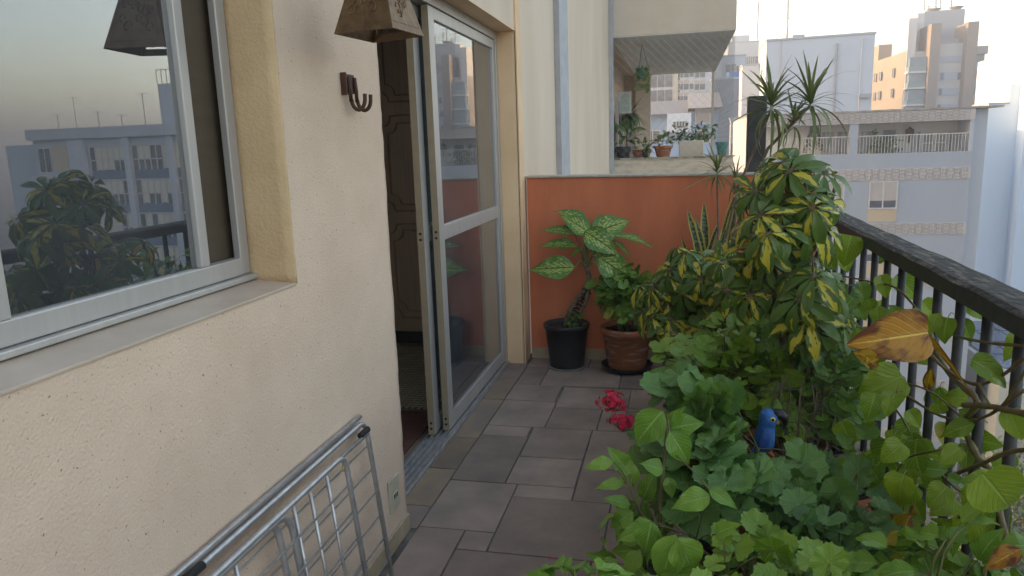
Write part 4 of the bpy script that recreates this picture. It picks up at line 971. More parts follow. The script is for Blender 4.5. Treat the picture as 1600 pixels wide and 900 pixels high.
def pot(parent, c, r, h, m, saucer=None, rim=.03):
    x, y, z = c
    prof = [(.001, 0), (r * .72, 0), (r * .74, .01), (r * .93, h - rim), (r * 1.0, h - rim + .002), (r * 1.02, h - .004), (r, h), (r * .93, h), (r * .9, h - .03)]
    p = MB().lathe((x, y, z), prof, 48).build('pot', m, parent, smooth=False, fix=True)
    for q in p.data.polygons: q.use_smooth = len(q.vertices) == 4 and abs(q.normal.z) < .7
    s = MB(); n = 28; vs = [(x, y, z + h - .025)]
    for i in range(1, 6):
        for k in range(n): a = 6.2832 * k / n; q = r * .91 * i / 5; X, Y = x + q * math.cos(a), y + q * math.sin(a); vs.append((X, Y, z + h - .03 + .012 * noise.noise(Vector((X, Y, 0)) * 40)))
    fs = [(0, 1 + k, 1 + (k + 1) % n) for k in range(n)] + [(1 + i * n + k, 1 + (i + 1) * n + k, 1 + (i + 1) * n + (k + 1) % n, 1 + i * n + (k + 1) % n) for i in range(4) for k in range(n)]
    s.add(vs, fs).build('soil', soil, parent)
    if saucer:
        MB().lathe((x, y, z - .018), [(.001, 0), (saucer * .85, 0), (saucer, .035), (saucer * .96, .035), (saucer * .83, .014), (.001, .014)], 40).build('saucer', blackpl, parent, smooth=False)

def project(p):
    q = Vector(p) - CAM; c = _X * q.x + _Y * q.y - _D * q.z; return 800 + FPX * c.x / c.z, 450 + FPX * c.y / c.z
CLEAR = [(1162, 1226, 622, 712, 2.35), (1040, 1062, 560, 640, 2.1)]
def leafpos(*a, **k):
    for _ in range(40):
        d, p = leafpos_(*a, **k); u, v = project(p)
        if not any(q[0] - 18 < u < q[1] + 18 and q[2] - 30 < v < q[3] + 22 and p.y < q[4] + .25 for q in CLEAR): break
    return d, p
def leafpos_(c, rad, bias, lo=.72, hi=1.08):
    while 1:
        d = Vector((random.gauss(0, 1), random.gauss(0, 1), random.gauss(0, 1))).normalized()
        if d.z < -.55: continue
        if random.random() < (.5 + .5 * d.dot(bias)) ** 1.2: break
    k = random.uniform(lo, hi) * (1 + .38 * noise.noise(d * 2.3 + Vector(c) * 3.7))
    return d, Vector((c[0] + d.x * rad[0] * k, c[1] + d.y * rad[1] * k, c[2] + d.z * rad[2] * k))
VIEW = Vector((-.25, -.75, .62)).normalized()
def pelbush(t, c, rad, n, size, m, tpls, base, up=.8, inner=.3, stems=9, pet=stemg):
    c = Vector(c); f = Fol(); s = MB()
    nodes = []
    for i in range(stems):
        a = i * 2.4; q = c + Vector((math.cos(a) * rad[0] * .5, math.sin(a) * rad[1] * .5, random.uniform(-.3, .3) * rad[2]))
        b = Vector(base) + Vector((math.cos(a) * .05, math.sin(a) * .05, 0)); mid = b.lerp(q, .5) + Vector((0, 0, .03)) + rv(.02)
        s.tube([b, mid, q], [.008, .007, .005], 6); nodes += [q, mid.lerp(q, .5)]
    for i in range(n):
        if random.random() < inner: d, p = leafpos(c, rad, VIEW, .25, .7)
        else: d, p = leafpos(c, rad, VIEW)
        nrm = (d * .40 + Vector((0, 0, up * .6)) + VIEW * .75 + rv(.28)).normalized()
        yd = (d + Vector((0, 0, -.5)) + rv(.5)); L_ = size * random.uniform(.55, 1.15)
        f.add(random.choice(tpls), p, yd, nrm, L_)
        nd = min(nodes, key=lambda q: (q - p).length)
        if (nd - p).length < .3: s.tube(arc(nd, p - nrm * .002, .012, 4), .0016, 4, cap=False)
    s.build('stem', pet, t, smooth=True); f.build('foliage', m, t)
# dieffenbachia in its black pot
t = thing('dieffenbachia', 'dieffenbachia with cream splashed leaves in a black plastic pot by the orange wall', 'potted plant', (-.745, 4.82, .003))
pot(t, (-.745, 4.82, .008), .155, .30, blackpl); MB().lathe((-.745, 4.82, .0025), [(.001, 0), (.13, 0), (.135, .008), (.001, .009)], 32).build('pot_base', mat('pale_plastic', (.25, .24, .22), rough=.6), t)
dy = 4.78
def pd(u, v, d=0): return PY(u, v, dy + d)
s = MB()
s.tube([pd(882, 512), pd(890, 488), pd(902, 468), pd(916, 450), pd(921, 432), pd(914, 412)], [.018, .019, .018, .019, .017, .014], 10)
s.tube([pd(893, 514, .02), pd(905, 490, .02), pd(916, 470, .01), pd(920, 448)], [.015, .017, .015, .014], 10)
for i in range(16):
    k = i / 15; a, b = (pd(884, 508), pd(914, 452)); q = a.lerp(b, k) + Vector((-.004 * math.sin(k * 3), 0, 0)); s.tube([q - Vector((0, 0, .002)), q + Vector((0, 0, .002))], .0215, 10)
rg = MB()
for (pa, pb_) in ((pd(884, 508), pd(914, 452)), (pd(896, 508, .02), pd(919, 458, .02))):
    for i in range(11):
        q = pa.lerp(pb_, i / 10); rg.tube([q - Vector((.001, 0, .004)), q + Vector((.001, 0, .004))], .0205, 10)
rg.build('leaf_scars', mat('scar_dark', (.03, .028, .015), rough=.8), t, smooth=True)
s.build('trunk', mat('cane', (.20, .15, .10), (.09, .065, .04), scale=25, rough=.8, stretch=(1, 1, 3)), t, smooth=True)
def hl(f, tpl, b, e, wsc=1.0, tilt=(0, 0, .35), rnd=None):
    b, e = Vector(b), Vector(e); n = (CAM - (b + e) / 2).normalized() + Vector(tilt)
    f.add(tpl, b, e - b, n, (e - b).length / .93, rnd, wsc)
f = Fol(); pt = MB(); cr = pd(914, 412)
for (b, e, d0, d1, ws, tl_, k) in [
    ((918, 350), (873, 321), .02, -.02, .95, (0, 0, .9), 1), ((922, 365), (882, 333), -.04, -.08, 1.25, (0, 0, .5), 1), ((926, 352), (962, 333), .06, .10, 1.0, (0, 0, 1), 0),
    ((924, 366), (983, 340), -.01, .02, 1.35, (0, 0, .25), 1), ((898, 366), (848, 350), .03, 0, .75, (0, 0, .9), 1), ((902, 386), (843, 373), 0, -.03, .7, (0, 0, .9), 1),
    ((898, 418), (829, 418), -.05, -.10, 1.15, (0, 0, .3), 0), ((914, 362), (962, 389), -.08, -.18, 1.35, (0, 0, .3), 2), ((960, 369), (1024, 373), 0, .0, .5, (0, 0, 1.2), 1),
    ((956, 376), (993, 398), .05, .03, .45, (0, 0, 1.0), 2), ((936, 402), (990, 436), -.08, -.16, 1.35, (0, 0, .2), 2), ((942, 422), (997, 460), -.10, -.17, .95, (.2, 0, .0), 2),
    ((912, 388), (888, 398), .0, -.02, .8, (0, 0, .8), 1), ((920, 372), (905, 330), .08, .12, .9, (0, 0, .5), 0), ((925, 390), (955, 420), .05, .04, .9, (0, 0, .3), 2)]:
    B_, E_ = pd(*b, d0), pd(*e, d1); hl(f, T_DIE[k], B_, E_, ws, tl_)
    pt.tube([cr + Vector((0, 0, -.02)), cr.lerp(B_, .5) + Vector((0, 0, .03)), B_], [.009, .006, .004], 6, cap=False)
f.build('foliage', die_m, t); pt.build('petiole', stemg, t, smooth=True)
f = Fol()
for i in range(60): f.add(random.choice(T_TINY), pd(random.gauss(897, 7), random.uniform(488, 515), random.uniform(-.06, .0)), rv() + Vector((0, -.3, .2)), VIEW + rv(.5), .03)
f.build('sprouts', ov_dark, t)
# geranium in a terracotta pot
t = thing('geranium', 'green geranium in a limescaled terracotta pot on a black saucer', 'potted plant', (-.335, 4.80, .003))
pot(t, (-.335, 4.80, .026), .172, .275, terra, saucer=.175, rim=.045)
pelbush(t, (-.335, 4.76, .50), (.20, .18, .22), 190, .085, pel_back, T_ROUND, (-.335, 4.80, .27), stems=10)
t2 = thing('geranium', 'dense round leaved geranium arching low between the pots and the railing', 'potted plant', (.12, 4.25, .003)); pot(t2, (.14, 4.25, .01), .15, .24, terra)
pelbush(t2, (.15, 4.1, .42), (.26, .24, .26), 150, .095, pel_back, T_ROUND, (.14, 4.25, .25))

# scheffleras
def schef(t, c, rad, n, L_, base, stems, lobes=None):
    lobes = lobes or [(c, rad)]
    c = Vector(c); f = Fol(); s = MB(); nodes = []
    for k in range(stems):
        a = k * 2.39; top = c + Vector((math.cos(a) * rad[0] * .45, math.sin(a) * rad[1] * .45, rad[2] * random.uniform(.1, .7)))
        b = Vector(base) + rv(.03) * 1; b.z = base[2]; pts = [b.lerp(top, i / 5) + Vector((math.sin(i * 1.7 + k) * .02, math.cos(i * 2 + k) * .02, 0)) for i in range(6)]
        s.tube(pts, [.012, .011, .010, .009, .008, .006], 8); nodes += pts[2:]
    ps = []
    for i in range(n):
        for _ in range(30):
            cc_, rr_ = random.choice(lobes); d, p = leafpos(cc_, rr_, VIEW, .35, 1.1)
            if all((p - q).length > L_ * .85 for q in ps): break
        ps.append(p)
        ax = (d * .6 + Vector((0, 0, .3)) + VIEW * .6 + rv(.35)).normalized()
        nd = min(nodes, key=lambda q: (q - p).length + .6 * max(0, q.z - p.z)); s.tube(arc(nd, p, .03, 5), .0022, 5, cap=False)
        x = ax.orthogonal().normalized(); y = ax.cross(x); m = random.choice((7, 8, 8, 9)); a0 = random.random() * 6; var = random.random()
        droop = random.uniform(-.05, .6)
        for j in range(m):
            a = a0 + j * 6.283 / m + random.uniform(-.1, .1); rd = x * math.cos(a) + y * math.sin(a)
            yd = rd * math.cos(droop) - ax * math.sin(droop) + rv(.08); ll = L_ * random.uniform(.75, 1.12)
            f.add(random.choice(T_SCH), p + rd * .014, yd, ax * math.cos(droop) + rd * math.sin(droop) + rv(.1), ll, min(.97, max(.02, .3 * var + .7 * random.random())))
            s.tube([p, p + rd * .016], .0013, 4, cap=False)
    s.build('stem', bark, t, smooth=True); f.build('foliage', sch_m, t)
t = thing('schefflera', 'tall schefflera with yellow splashed leaves standing above the handrail', 'potted plant', (.42, 2.95, .003)); pot(t, (.42, 2.95, .008), .16, .30, terra)
schef(t, (.445, 2.9, 1.17), (.205, .26, .29), 66, .122, (.42, 2.95, .28), 7,
      [(PY(1228, 262, 2.95), (.10, .16, .06)), (PY(1262, 280, 2.95), (.06, .14, .06)), (PY(1195, 310, 2.95), (.08, .16, .08)), (PY(1250, 345, 2.85), (.12, .2, .10)), (PY(1215, 370, 2.8), (.13, .2, .11)), (PY(1255, 440, 2.75), (.14, .2, .11)),
       (PY(1165, 400, 3.0), (.09, .16, .08)), (PY(1270, 322, 2.85), (.07, .14, .06)), (PY(1280, 500, 2.75), (.11, .18, .08)), (PY(1180, 450, 2.9), (.12, .16, .06))])
t = thing('schefflera', 'low schefflera with yellow splashed leaves leaning over the paving near the terracotta pot', 'potted plant', (.12, 3.65, .003)); pot(t, (.12, 3.65, .008), .14, .28, blackpl)
schef(t, (.04, 3.6, .70), (.21, .25, .24), 58, .125, (.12, 3.65, .26), 6, [(PY(1035, 470, 3.6), (.12, .2, .12)), (PY(1070, 430, 3.6), (.13, .2, .10)), (PY(1105, 440, 3.5), (.16, .2, .12)), (PY(1050, 505, 3.5), (.12, .15, .06)), (PY(1130, 490, 3.4), (.12, .15, .08))])

# dracaena and snake plant
t = thing('dracaena', 'thin stemmed dracaena with spiky heads rising above the orange wall', 'potted plant', (.22, 4.6, .003)); pot(t, (.22, 4.62, .008), .14, .27, blackpl)
s = MB(); f = Fol(); yb = 4.45
for (pts, r0) in (([(1128, 452), (1133, 380), (1150, 300), (1178, 235), (1206, 168)], .008), ([(1132, 452), (1140, 395), (1165, 312), (1200, 232), (1246, 185), (1265, 166)], .009), ([(1120, 452), (1122, 350), (1120, 272)], .006), ([(1137, 450), (1150, 330), (1147, 285)], .008)):
    P_ts = [PY(u, v, yb - .0 * i) for i, (u, v) in enumerate(pts)]; s.tube([Vector((.22, 4.62, .25))] + P_ts, [r0] * len(P_ts) + [r0 * .8], 8)
def head(u, v, y, n, L_, up=.15):
    c = PY(u, v, y)
    for i in range(n):
        a = i * 2.39996; e = -0.75 + 2.2 * (i / n) ** .8; d = Vector((math.cos(a) * math.cos(e), math.sin(a) * math.cos(e), math.sin(e) + up))
        f.add(random.choice(T_STRAP[0:3] if e > 0 else T_STRAP[1:]), c + Vector((0, 0, -.03 + .06 * i / n)), d + rv(.12), Vector((0, 0, 1)) + rv(.2), L_ * random.uniform(.7, 1.1), wsc=1.0)
head(1206, 166, yb, 44, .27); head(1266, 162, yb, 40, .27); head(1240, 192, yb, 22, .20); head(1120, 270, yb, 40, .17); head(1150, 285, yb, 26, .15)
f.add(T_STRAP[0], PY(1120, 272, yb - .05), PY(1050, 298, yb - .2) - PY(1120, 272, yb - .05), (0, 0, 1), .27, .95)
s.build('stem', bark, t, smooth=True); f.build('foliage', drac_m, t)
t = thing('snake_plant', 'snake plant with upright yellow edged leaves against the orange wall', 'potted plant', (.13, 4.75, .003)); pot(t, (.13, 4.78, .33), .12, .24, terra)
MB().box(.0, .26, 4.66, 4.90, .003, .33).build('stand', wooddk, t, bevel=.004)
f = Fol()
for (b, e, d, ws, k) in (((1100, 440), (1078, 334), 0, 1, 0), ((1104, 440), (1092, 348), .05, 1.1, 1), ((1112, 440), (1135, 347), 0, .9, 2), ((1096, 440), (1118, 352), -.05, .8, 1), ((1110, 445), (1158, 300), .04, .9, 0), ((1105, 445), (1100, 325), .08, 1, 2), ((1118, 445), (1143, 310), .03, .9, 1), ((1090, 445), (1066, 375), -.03, .8, 0), ((1115, 445), (1125, 375), -.08, .9, 2)):
    hl(f, T_SNAKE[k], PY(*b, 4.75 + d), PY(*e, 4.72 + d), ws * .75, (random.uniform(-.6, .6), 0, 0))
f.build('foliage', snake_m, t)

# small leaved shrub between schefflera and wall
def shrub(t, c, rad, n, size, m, base, tpls=T_LEAF, wsc=1.2, stems=14, up=.5, bark_=bark):
    c = Vector(c); f = Fol(); s = MB()
    for k in range(stems):
        a = k * 2.39; e = random.uniform(.1, 1.2); top = c + Vector((math.cos(a) * rad[0] * math.cos(e), math.sin(a) * rad[1] * math.cos(e), math.sin(e) * rad[2]))
        pts = [Vector(base).lerp(top, i / 6) + Vector((math.cos(a), math.sin(a), 0)) * .03 * math.sin(i / 6 * 3.14) + rv(.008) for i in range(7)]
        s.tube(pts, [.006, .005, .005, .004, .004, .003, .002], 6)
        for j in range(n // stems):
            q = random.uniform(.3, 1); i = min(5, int(q * 6)); p = pts[i].lerp(pts[i + 1], q * 6 - i); d = Vector((math.cos(a) + random.uniform(-1, 1), math.sin(a) + random.uniform(-1, 1), random.uniform(-.3, .8))).normalized()
            e_ = p + d * random.uniform(.01, .05); s.tube([p, e_], .0012, 4, cap=False); f.add(random.choice(tpls), e_, d + Vector((0, 0, -.2)) + rv(.3), Vector((0, 0, up)) + VIEW * .6 + rv(.5), size * random.uniform(.6, 1.15), wsc=wsc)
    s.build('stem', bark_, t, smooth=True); f.build('foliage', m, t)
t = thing('flowering_shrub', 'small leaved shrub with a few pink buds between the two scheffleras', 'potted plant', (.38, 3.75, .003)); pot(t, (.38, 3.72, .008), .15, .28, blackpl)
shrub(t, (.36, 3.65, .80), (.32, .34, .20), 620, .072, ov_light, (.38, 3.72, .28), stems=20)
f = Fol()
for (u, v) in ((1163, 448), (1166, 455), (1193, 398), (1150, 520)):
    for i in range(9): f.add(random.choice(T_TINY), PY(u, v, 3.38), rv(), rv(), .022)
f.build('flower', pink_m, t)

# geraniums down the row
t = thing('geranium', 'bushy lime green geranium with round leaves in the middle of the row', 'potted plant', (.33, 3.1, .003)); pot(t, (.33, 3.15, .008), .16, .28, terra)
pelbush(t, (.25, 3.02, .53), (.30, .36, .22), 340, .086, pel_light, T_ROUND, (.33, 3.15, .27), stems=14)
t = thing('geranium', 'large lobed geranium with two red flower heads over the paving', 'potted plant', (.22, 2.35, .003)); pot(t, (.22, 2.4, .008), .17, .30, terra)
pelbush(t, (.13, 2.30, .52), (.24, .30, .20), 190, .122, pel_deep, T_BIGR, (.22, 2.4, .28), stems=10)
s = MB(); rf = []
for (u, v, y, rad, n, b) in ((955, 628, 2.35, .046, 62, (.05, 2.35, .55)), (972, 660, 2.32, .040, 44, (.06, 2.32, .52))):
    c = PY(u, v, y); f = Fol(); s.tube(arc(b, c - Vector((0, 0, .03)), .03, 6), .0022, 6)
    for i in range(n):
        d = Vector((random.gauss(0, 1), random.gauss(0, 1), random.gauss(.5, 1))).normalized(); q = c + Vector((d.x * rad * 1.15, d.y * rad, d.z * rad * .75)) * random.uniform(.45, 1.1)
        s.tube([c - Vector((0, 0, .03)), q], .0008, 3, cap=False); x = d.orthogonal().normalized(); yv = d.cross(x); a0 = random.random() * 6
        for j in range(5):
            a = a0 + j * 1.257; f.add(T_TINY[j % 2], q, (x * math.cos(a) + yv * math.sin(a)) + d * .3, d, .0125, wsc=1.5)
    f.build('flower_head', red_m, t)
s.build('flower_stalk', stemg, t, smooth=True)
t = thing('geranium', 'dark green geranium sprawling over the stone curb', 'potted plant', (.45, 2.15, .003)); pot(t, (.45, 2.2, .008), .15, .26, blackpl)
pelbush(t, (.42, 2.12, .36), (.20, .34, .16), 170, .100, pel_dark, T_ROUND + T_BIGR, (.45, 2.2, .25), stems=10)
t = thing('geranium', 'geranium with broad fresh leaves at the bottom centre edge of the picture', 'potted plant', (.2, 1.6, .003)); pot(t, (.2, 1.62, .008), .16, .28, terra)
pelbush(t, (.20, 1.60, .42), (.22, .24, .15), 170, .088, pel_light, T_BIGR, (.2, 1.62, .27), stems=8)
# young plant with ovate leaves
t = thing('young_hibiscus', 'young bright green plant with large pointed leaves in front of the red flowers', 'potted plant', (.02, 2.0, .003)); pot(t, (.05, 2.05, .008), .14, .26, blackpl)
f = Fol(); s = MB(); yy = 2.0
s.tube([(.05, 2.05, .25), PY(1030, 830, yy), PY(1032, 775, yy), PY(1040, 700, yy), PY(1042, 655, yy)], [.008, .007, .006, .005, .003], 8)
s.tube([(.05, 2.05, .25), PY(1000, 800, yy), PY(985, 760, yy), PY(965, 735, yy)], [.006, .005, .004, .003], 7)
s.tube([(.05, 2.05, .25), PY(1110, 870, 1.9), PY(1085, 850, 1.9), PY(1055, 820, 1.85)], [.006, .005, .004, .003], 7)
s.tube([PY(1130, 810, 2.1), PY(1118, 770, 2.1), PY(1108, 745, 2.15)], [.009, .008, .007], 7)
for (n_, b, e, ws, tl_, k, d) in [
    (0, (1036, 642), (985, 697), 1.15, (0, 0, .2), 2, -.05), (0, (1047, 670), (1092, 658), 1.35, (0, 0, .3), 1, 0), (0, (1046, 674), (1083, 728), 1.1, (0, 0, .3), 2, -.04), (0, (1040, 680), (1062, 640), 1., (0, 0, .6), 0, .05),
    (0, (1036, 735), (1008, 722), 1.3, (0, 0, .5), 1, -.05), (0, (1044, 745), (1050, 778), 1.1, (0, 0, .2), 1, 0), (0, (1040, 665), (1012, 655), 1., (0, 0, .4), 0, .04),
    (0, (958, 722), (914, 727), .85, (0, 0, .5), 1, 0), (0, (975, 755), (932, 758), .75, (0, 0, .5), 1, .02), (0, (985, 740), (955, 702), .95, (0, 0, .3), 0, .05), (0, (990, 760), (975, 715), .9, (0, 0, .3), 3, .04),
    (0, (985, 790), (948, 775), .8, (0, 0, .6), 1, 0), (0, (990, 800), (950, 822), 1.2, (0, 0, .3), 2, 0), (0, (1000, 815), (962, 850), 1.1, (0, 0, .3), 2, .03), (0, (1005, 780), (1020, 740), .9, (0, 0, .3), 1, .06),
    (1, (1110, 775), (1052, 788), 1.1, (0, 0, .4), 1, -.2), (1, (1108, 765), (1152, 790), .8, (0, 0, .4), 1, -.2), (1, (1028, 822), (962, 838), .85, (0, 0, .5), 1, -.25), (1, (1018, 815), (1005, 872), 1.3, (0, 0, .2), 2, -.3),
    (1, (1060, 840), (1090, 905), 1.45, (0, 0, .3), 2, -.35), (1, (1118, 835), (1152, 818), .9, (0, 0, .4), 0, -.3), (1, (1055, 835), (1028, 920), 1.0, (0, 0, .2), 1, -.35), (1, (1000, 860), (975, 900), 1.0, (0, 0, .2), 1, -.2)]:
    B_, E_ = PY(*b, yy + d), PY(*e, yy + d - .03); hl(f, T_OV[k], B_, E_, ws, tl_)
    nd = min((PY(1032, 775, yy), PY(1040, 700, yy), PY(985, 760, yy), PY(1000, 800, yy), PY(1042, 655, yy), PY(1085, 850, 1.9), PY(1108, 745, 2.15)), key=lambda q: (q - B_).length); s.tube(arc(nd, B_, .01, 4), .002, 5, cap=False)
for i in range(46):
    p = PY(random.gauss(1005, 28), random.uniform(770, 900), yy + random.uniform(.0, .15)); f.add(random.choice(T_OV), p, rv() + Vector((-.5, -.2, -.4)), VIEW + rv(.6), random.uniform(.06, .11))
s.build('stem', mat('hib_stem', (.16, .15, .06), (.10, .07, .035), scale=15), t, smooth=True); f.build('foliage', ov_light, t)
t = thing('leafy_plant', 'single tufted plant peeping in at the bottom edge over the grey slabs', 'potted plant', (-.2, 1.45, .003)); pot(t, (-.17, 1.4, .008), .12, .22, blackpl)
f = Fol(); s = MB()
for i in range(18):
    a = i * 2.4; b = Vector((-.17, 1.4, .25)); c = Vector((-.21 + .06 * math.cos(a), 1.46 + .05 * math.sin(a), .53 + .04 * random.random())); s.tube([b, b.lerp(c, .5) + Vector((0, 0, .03)), c], .0025, 5); f.add(random.choice(T_OV), c, Vector((math.cos(a), math.sin(a), -.1)), Vector((0, 0, 1)) + VIEW * .3, .10, wsc=1.2)
f.build('foliage', ov_light, t); s.build('stem', stemg, t)
# lavender-like herb by the parrot
t = thing('lavender', 'thin grey green herb with narrow leaves right of the blue parrot', 'potted plant', (.42, 2.72, .003)); pot(t, (.42, 2.72, .008), .11, .26, terra)
shrub(t, (.42, 2.70, .48), (.09, .10, .20), 170, .055, leafmat('lav_leaf', (.10, .13, .08), (.15, .18, .11), 'strap'), (.42, 2.72, .24), tpls=T_STRAP, wsc=1.6, stems=14)
# plant at the foot of the railing, near camera right
t = thing('hibiscus', 'broad leaved green bush at the foot of the near balusters', 'potted plant', (.58, 1.6, .003)); pot(t, (.55, 1.6, .06), .13, .25, terra)
shrub(t, (.64, 1.60, .42), (.18, .30, .20), 230, .10, ov_light, (.55, 1.6, .28), tpls=T_OV, wsc=1.15, stems=12, bark_=stemg)
t = thing('geranium', 'round leaved geranium tucked between the lavender and the balusters', 'potted plant', (.56, 2.9, .003)); pot(t, (.56, 2.95, .06), .12, .24, blackpl)
pelbush(t, (.56, 2.9, .52), (.16, .30, .22), 110, .08, pel_back, T_ROUND, (.56, 2.95, .28), stems=8)
shr = thing('leafy_filler_plant', 'dark ovate leaved plant low along the curb behind the geraniums', 'potted plant', (.52, 3.4, .003)); pot(shr, (.5, 3.5, .06), .13, .24, blackpl)
shrub(shr, (.55, 3.35, .62), (.2, .5, .30), 420, .08, ov_dark, (.5, 3.5, .28), stems=16)

# pothos on the railing
t = thing('pothos_vine', 'pothos vine with heart shaped leaves wound through the balusters', 'climbing plant', (.7, 2.4, .003)); pot(t, (.56, 2.62, .06), .13, .22, terra)
v_ = MB(); f = Fol()
class One:
    def __init__(s, n, m): s.n = n; s.m = m
    def add(s, *a, **k): g = Fol(); g.add(*a, **k); g.build(s.n, s.m, t)
fy = One('yellow_leaf', poth_y); fo = One('withered_leaf', poth_o)
def vine(pts, x, r_, n=0):
    P_s = [PX(u, v, x + .012 * math.sin(i * 1.9)) for i, (u, v) in enumerate(pts)]
    out = []
    for i in range(len(P_s) - 1):
        for k in range(4):
            a = P_s[max(i - 1, 0)]; b = P_s[i]; c = P_s[i + 1]; d = P_s[min(i + 2, len(P_s) - 1)]; q = k / 4
            out.append(.5 * ((2 * b) + (c - a) * q + (2 * a - 5 * b + 4 * c - d) * q * q + (3 * b - a - 3 * c + d) * q ** 3))
    out.append(P_s[-1]); v_.tube(out, [r_ * (1 + .15 * math.sin(i * 2.1)) for i in range(len(out))], 8); return out
vine([(1450, 515), (1472, 567), (1500, 600), (1527, 628), (1506, 664), (1529, 715), (1547, 736), (1560, 790), (1575, 860)], .82, .0095)
vine([(1400, 560), (1440, 545), (1475, 575), (1520, 600), (1560, 590), (1600, 560)], .81, .005)
vine([(1506, 633), (1540, 634), (1580, 642), (1640, 655)], .80, .0085)
vine([(1640, 700), (1578, 706), (1545, 720), (1500, 738), (1460, 760)], .80, .006)
vine([(1310, 430), (1360, 440), (1400, 450), (1440, 490), (1480, 520), (1540, 535), (1600, 540)], .82, .004)
vine([(1290, 470), (1330, 520), (1380, 590), (1420, 620), (1470, 650), (1530, 655), (1600, 610)], .82, .0045)
vine([(1300, 600), (1340, 640), (1390, 600), (1450, 610), (1500, 650)], .79, .0035)
vine([(1388, 780), (1400, 740), (1420, 715), (1460, 705), (1475, 700)], .70, .003)
vine([(1260, 560), (1300, 570), (1340, 580), (1400, 640), (1430, 690), (1490, 760), (1560, 800)], .80, .0035)
vine([(1380, 900), (1430, 850), (1480, 815), (1530, 800)], .68, .0045)
vine([(1530, 600), (1555, 640), (1590, 600), (1620, 540)], .79, .0035)
for (b, e, x, ws, tl_, k) in [
    ((1330, 368), (1318, 415), .74, .95, (0, 0, 0), 1), ((1345, 440), (1352, 478), .77, .7, (.3, 0, 0), 0), ((1338, 470), (1342, 500), .76, .8, (0, 0, .2), 1), ((1410, 588), (1342, 618), .76, 1.0, (0, 0, .2), 1),
    ((1420, 640), (1438, 668), .77, .9, (0, 0, .3), 0), ((1455, 610), (1480, 645), .86, 1., (0, 0, .2), 1), ((1518, 562), (1590, 600), .74, .6, (0, 0, .6), 2), ((1392, 690), (1372, 730), .72, 1.2, (0, 0, .2), 1),
    ((1430, 708), (1444, 765), .73, .8, (-.3, 0, .2), 0), ((1418, 740), (1452, 752), .71, .8, (0, 0, .6), 1), ((1470, 700), (1495, 735), .86, .8, (0, 0, .2), 2), ((1320, 500), (1300, 530), .76, .9, (0, 0, .3), 1),
    ((1290, 640), (1310, 660), .76, 1., (0, 0, .3), 0), ((1300, 540), (1325, 572), .78, .8, (0, 0, .3), 1), ((1278, 580), (1292, 610), .76, .9, (0, 0, .3), 2), ((1360, 500), (1378, 470), .86, .8, (0, 0, .2), 1),
    ((1380, 540), (1362, 575), .8, .8, (0, 0, .2), 1), ((1520, 800), (1500, 850), .7, .9, (0, 0, .3), 1), ((1535, 740), (1600, 815), .66, 1.05, (0, 0, .1), 3), ((1480, 745), (1520, 760), .72, .6, (0, 0, .8), 2),
    ((1400, 430), (1440, 470), .86, .7, (0, 0, .2), 1), ((1440, 470), (1475, 510), .9, .7, (0, 0, .2), 1), ((1490, 650), (1530, 690), .9, .9, (0, 0, .2), 1), ((1560, 840), (1540, 890), .78, .9, (0, 0, .2), 1),
    ((1575, 640), (1600, 690), .8, .8, (0, 0, .2), 1), ((1425, 660), (1400, 690), .85, 1, (0, 0, .2), 0), ((1350, 650), (1335, 690), .84, 1, (0, 0, .2), 0), ((1290, 500), (1275, 540), .72, 1, (0, 0, .3), 2),
    ((1315, 395), (1330, 425), .78, .9, (.3, 0, .2), 2), ((1375, 430), (1388, 465), .8, .8, (.2, 0, .2), 1), ((1350, 455), (1325, 480), .8, .8, (0, 0, .2), 0), ((1310, 440), (1300, 480), .76, .9, (0, 0, .2), 1),
    ((1330, 520), (1318, 555), .77, .9, (0, 0, .2), 1), ((1345, 580), (1320, 600), .78, .9, (0, 0, .4), 0), ((1300, 560), (1285, 590), .76, 1, (.2, 0, .2), 1), ((1275, 545), (1262, 575), .76, .9, (0, 0, .2), 2),
    ((1415, 500), (1395, 480), .8, .8, (0, 0, .2), 1), ((1270, 610), (1255, 640), .74, 1, (0, 0, .3), 1), ((1295, 620), (1280, 650), .76, .8, (0, 0, .3), 0), ((1480, 760), (1450, 790), .7, 1, (0, 0, .3), 1),
    ((1500, 700), (1470, 722), .72, .9, (0, 0, .3), 1), ((1600, 520), (1570, 560), .9, .7, (0, 0, .2), 1), ((1450, 830), (1425, 865), .66, .9, (0, 0, .3), 0), ((1400, 840), (1380, 870), .66, .9, (0, 0, .4), 1), ((1330, 610), (1345, 640), .78, .8, (0, 0, .2), 2)]:
    B_ = PX(*b, x); E_ = PY(*e, B_.y - .02); hl(f, T_HEART[k], B_, E_, ws, tl_)
    v_.tube(arc(B_ + Vector((.02, .02, -.03)), B_, .008, 4), .0016, 5, cap=False)
hl(fo, T_HEART[1], PY(1450, 520, 1.85), PY(1342, 536, 1.80), .8, (0, 0, .0), .35)
hl(fy, T_OV[2], PY(1372, 562, 1.80), PY(1330, 548, 1.82), 1.0, (0, 0, .1), .2)
hl(fy, T_OV[1], PY(1352, 556, 1.79), PY(1380, 582, 1.82), .8, (0, 0, .1), .3)
hl(fy, T_OV[1], PX(1455, 575, .80), PX(1446, 622, .80), .5, (0, 0, 0), .1); hl(fy, T_OV[2], PX(1432, 800, .62), PX(1375, 822, .60), .5, (0, 0, .8), .5); hl(fy, T_OV[2], PX(1450, 525, .72), PX(1500, 585, .74), .12, (0, 0, .1), .0)
hl(fo, T_OV[1], PY(1595, 858, 1.6), PY(1540, 885, 1.58), .9, (0, 0, .3), .7)
rp = random.Random(77)
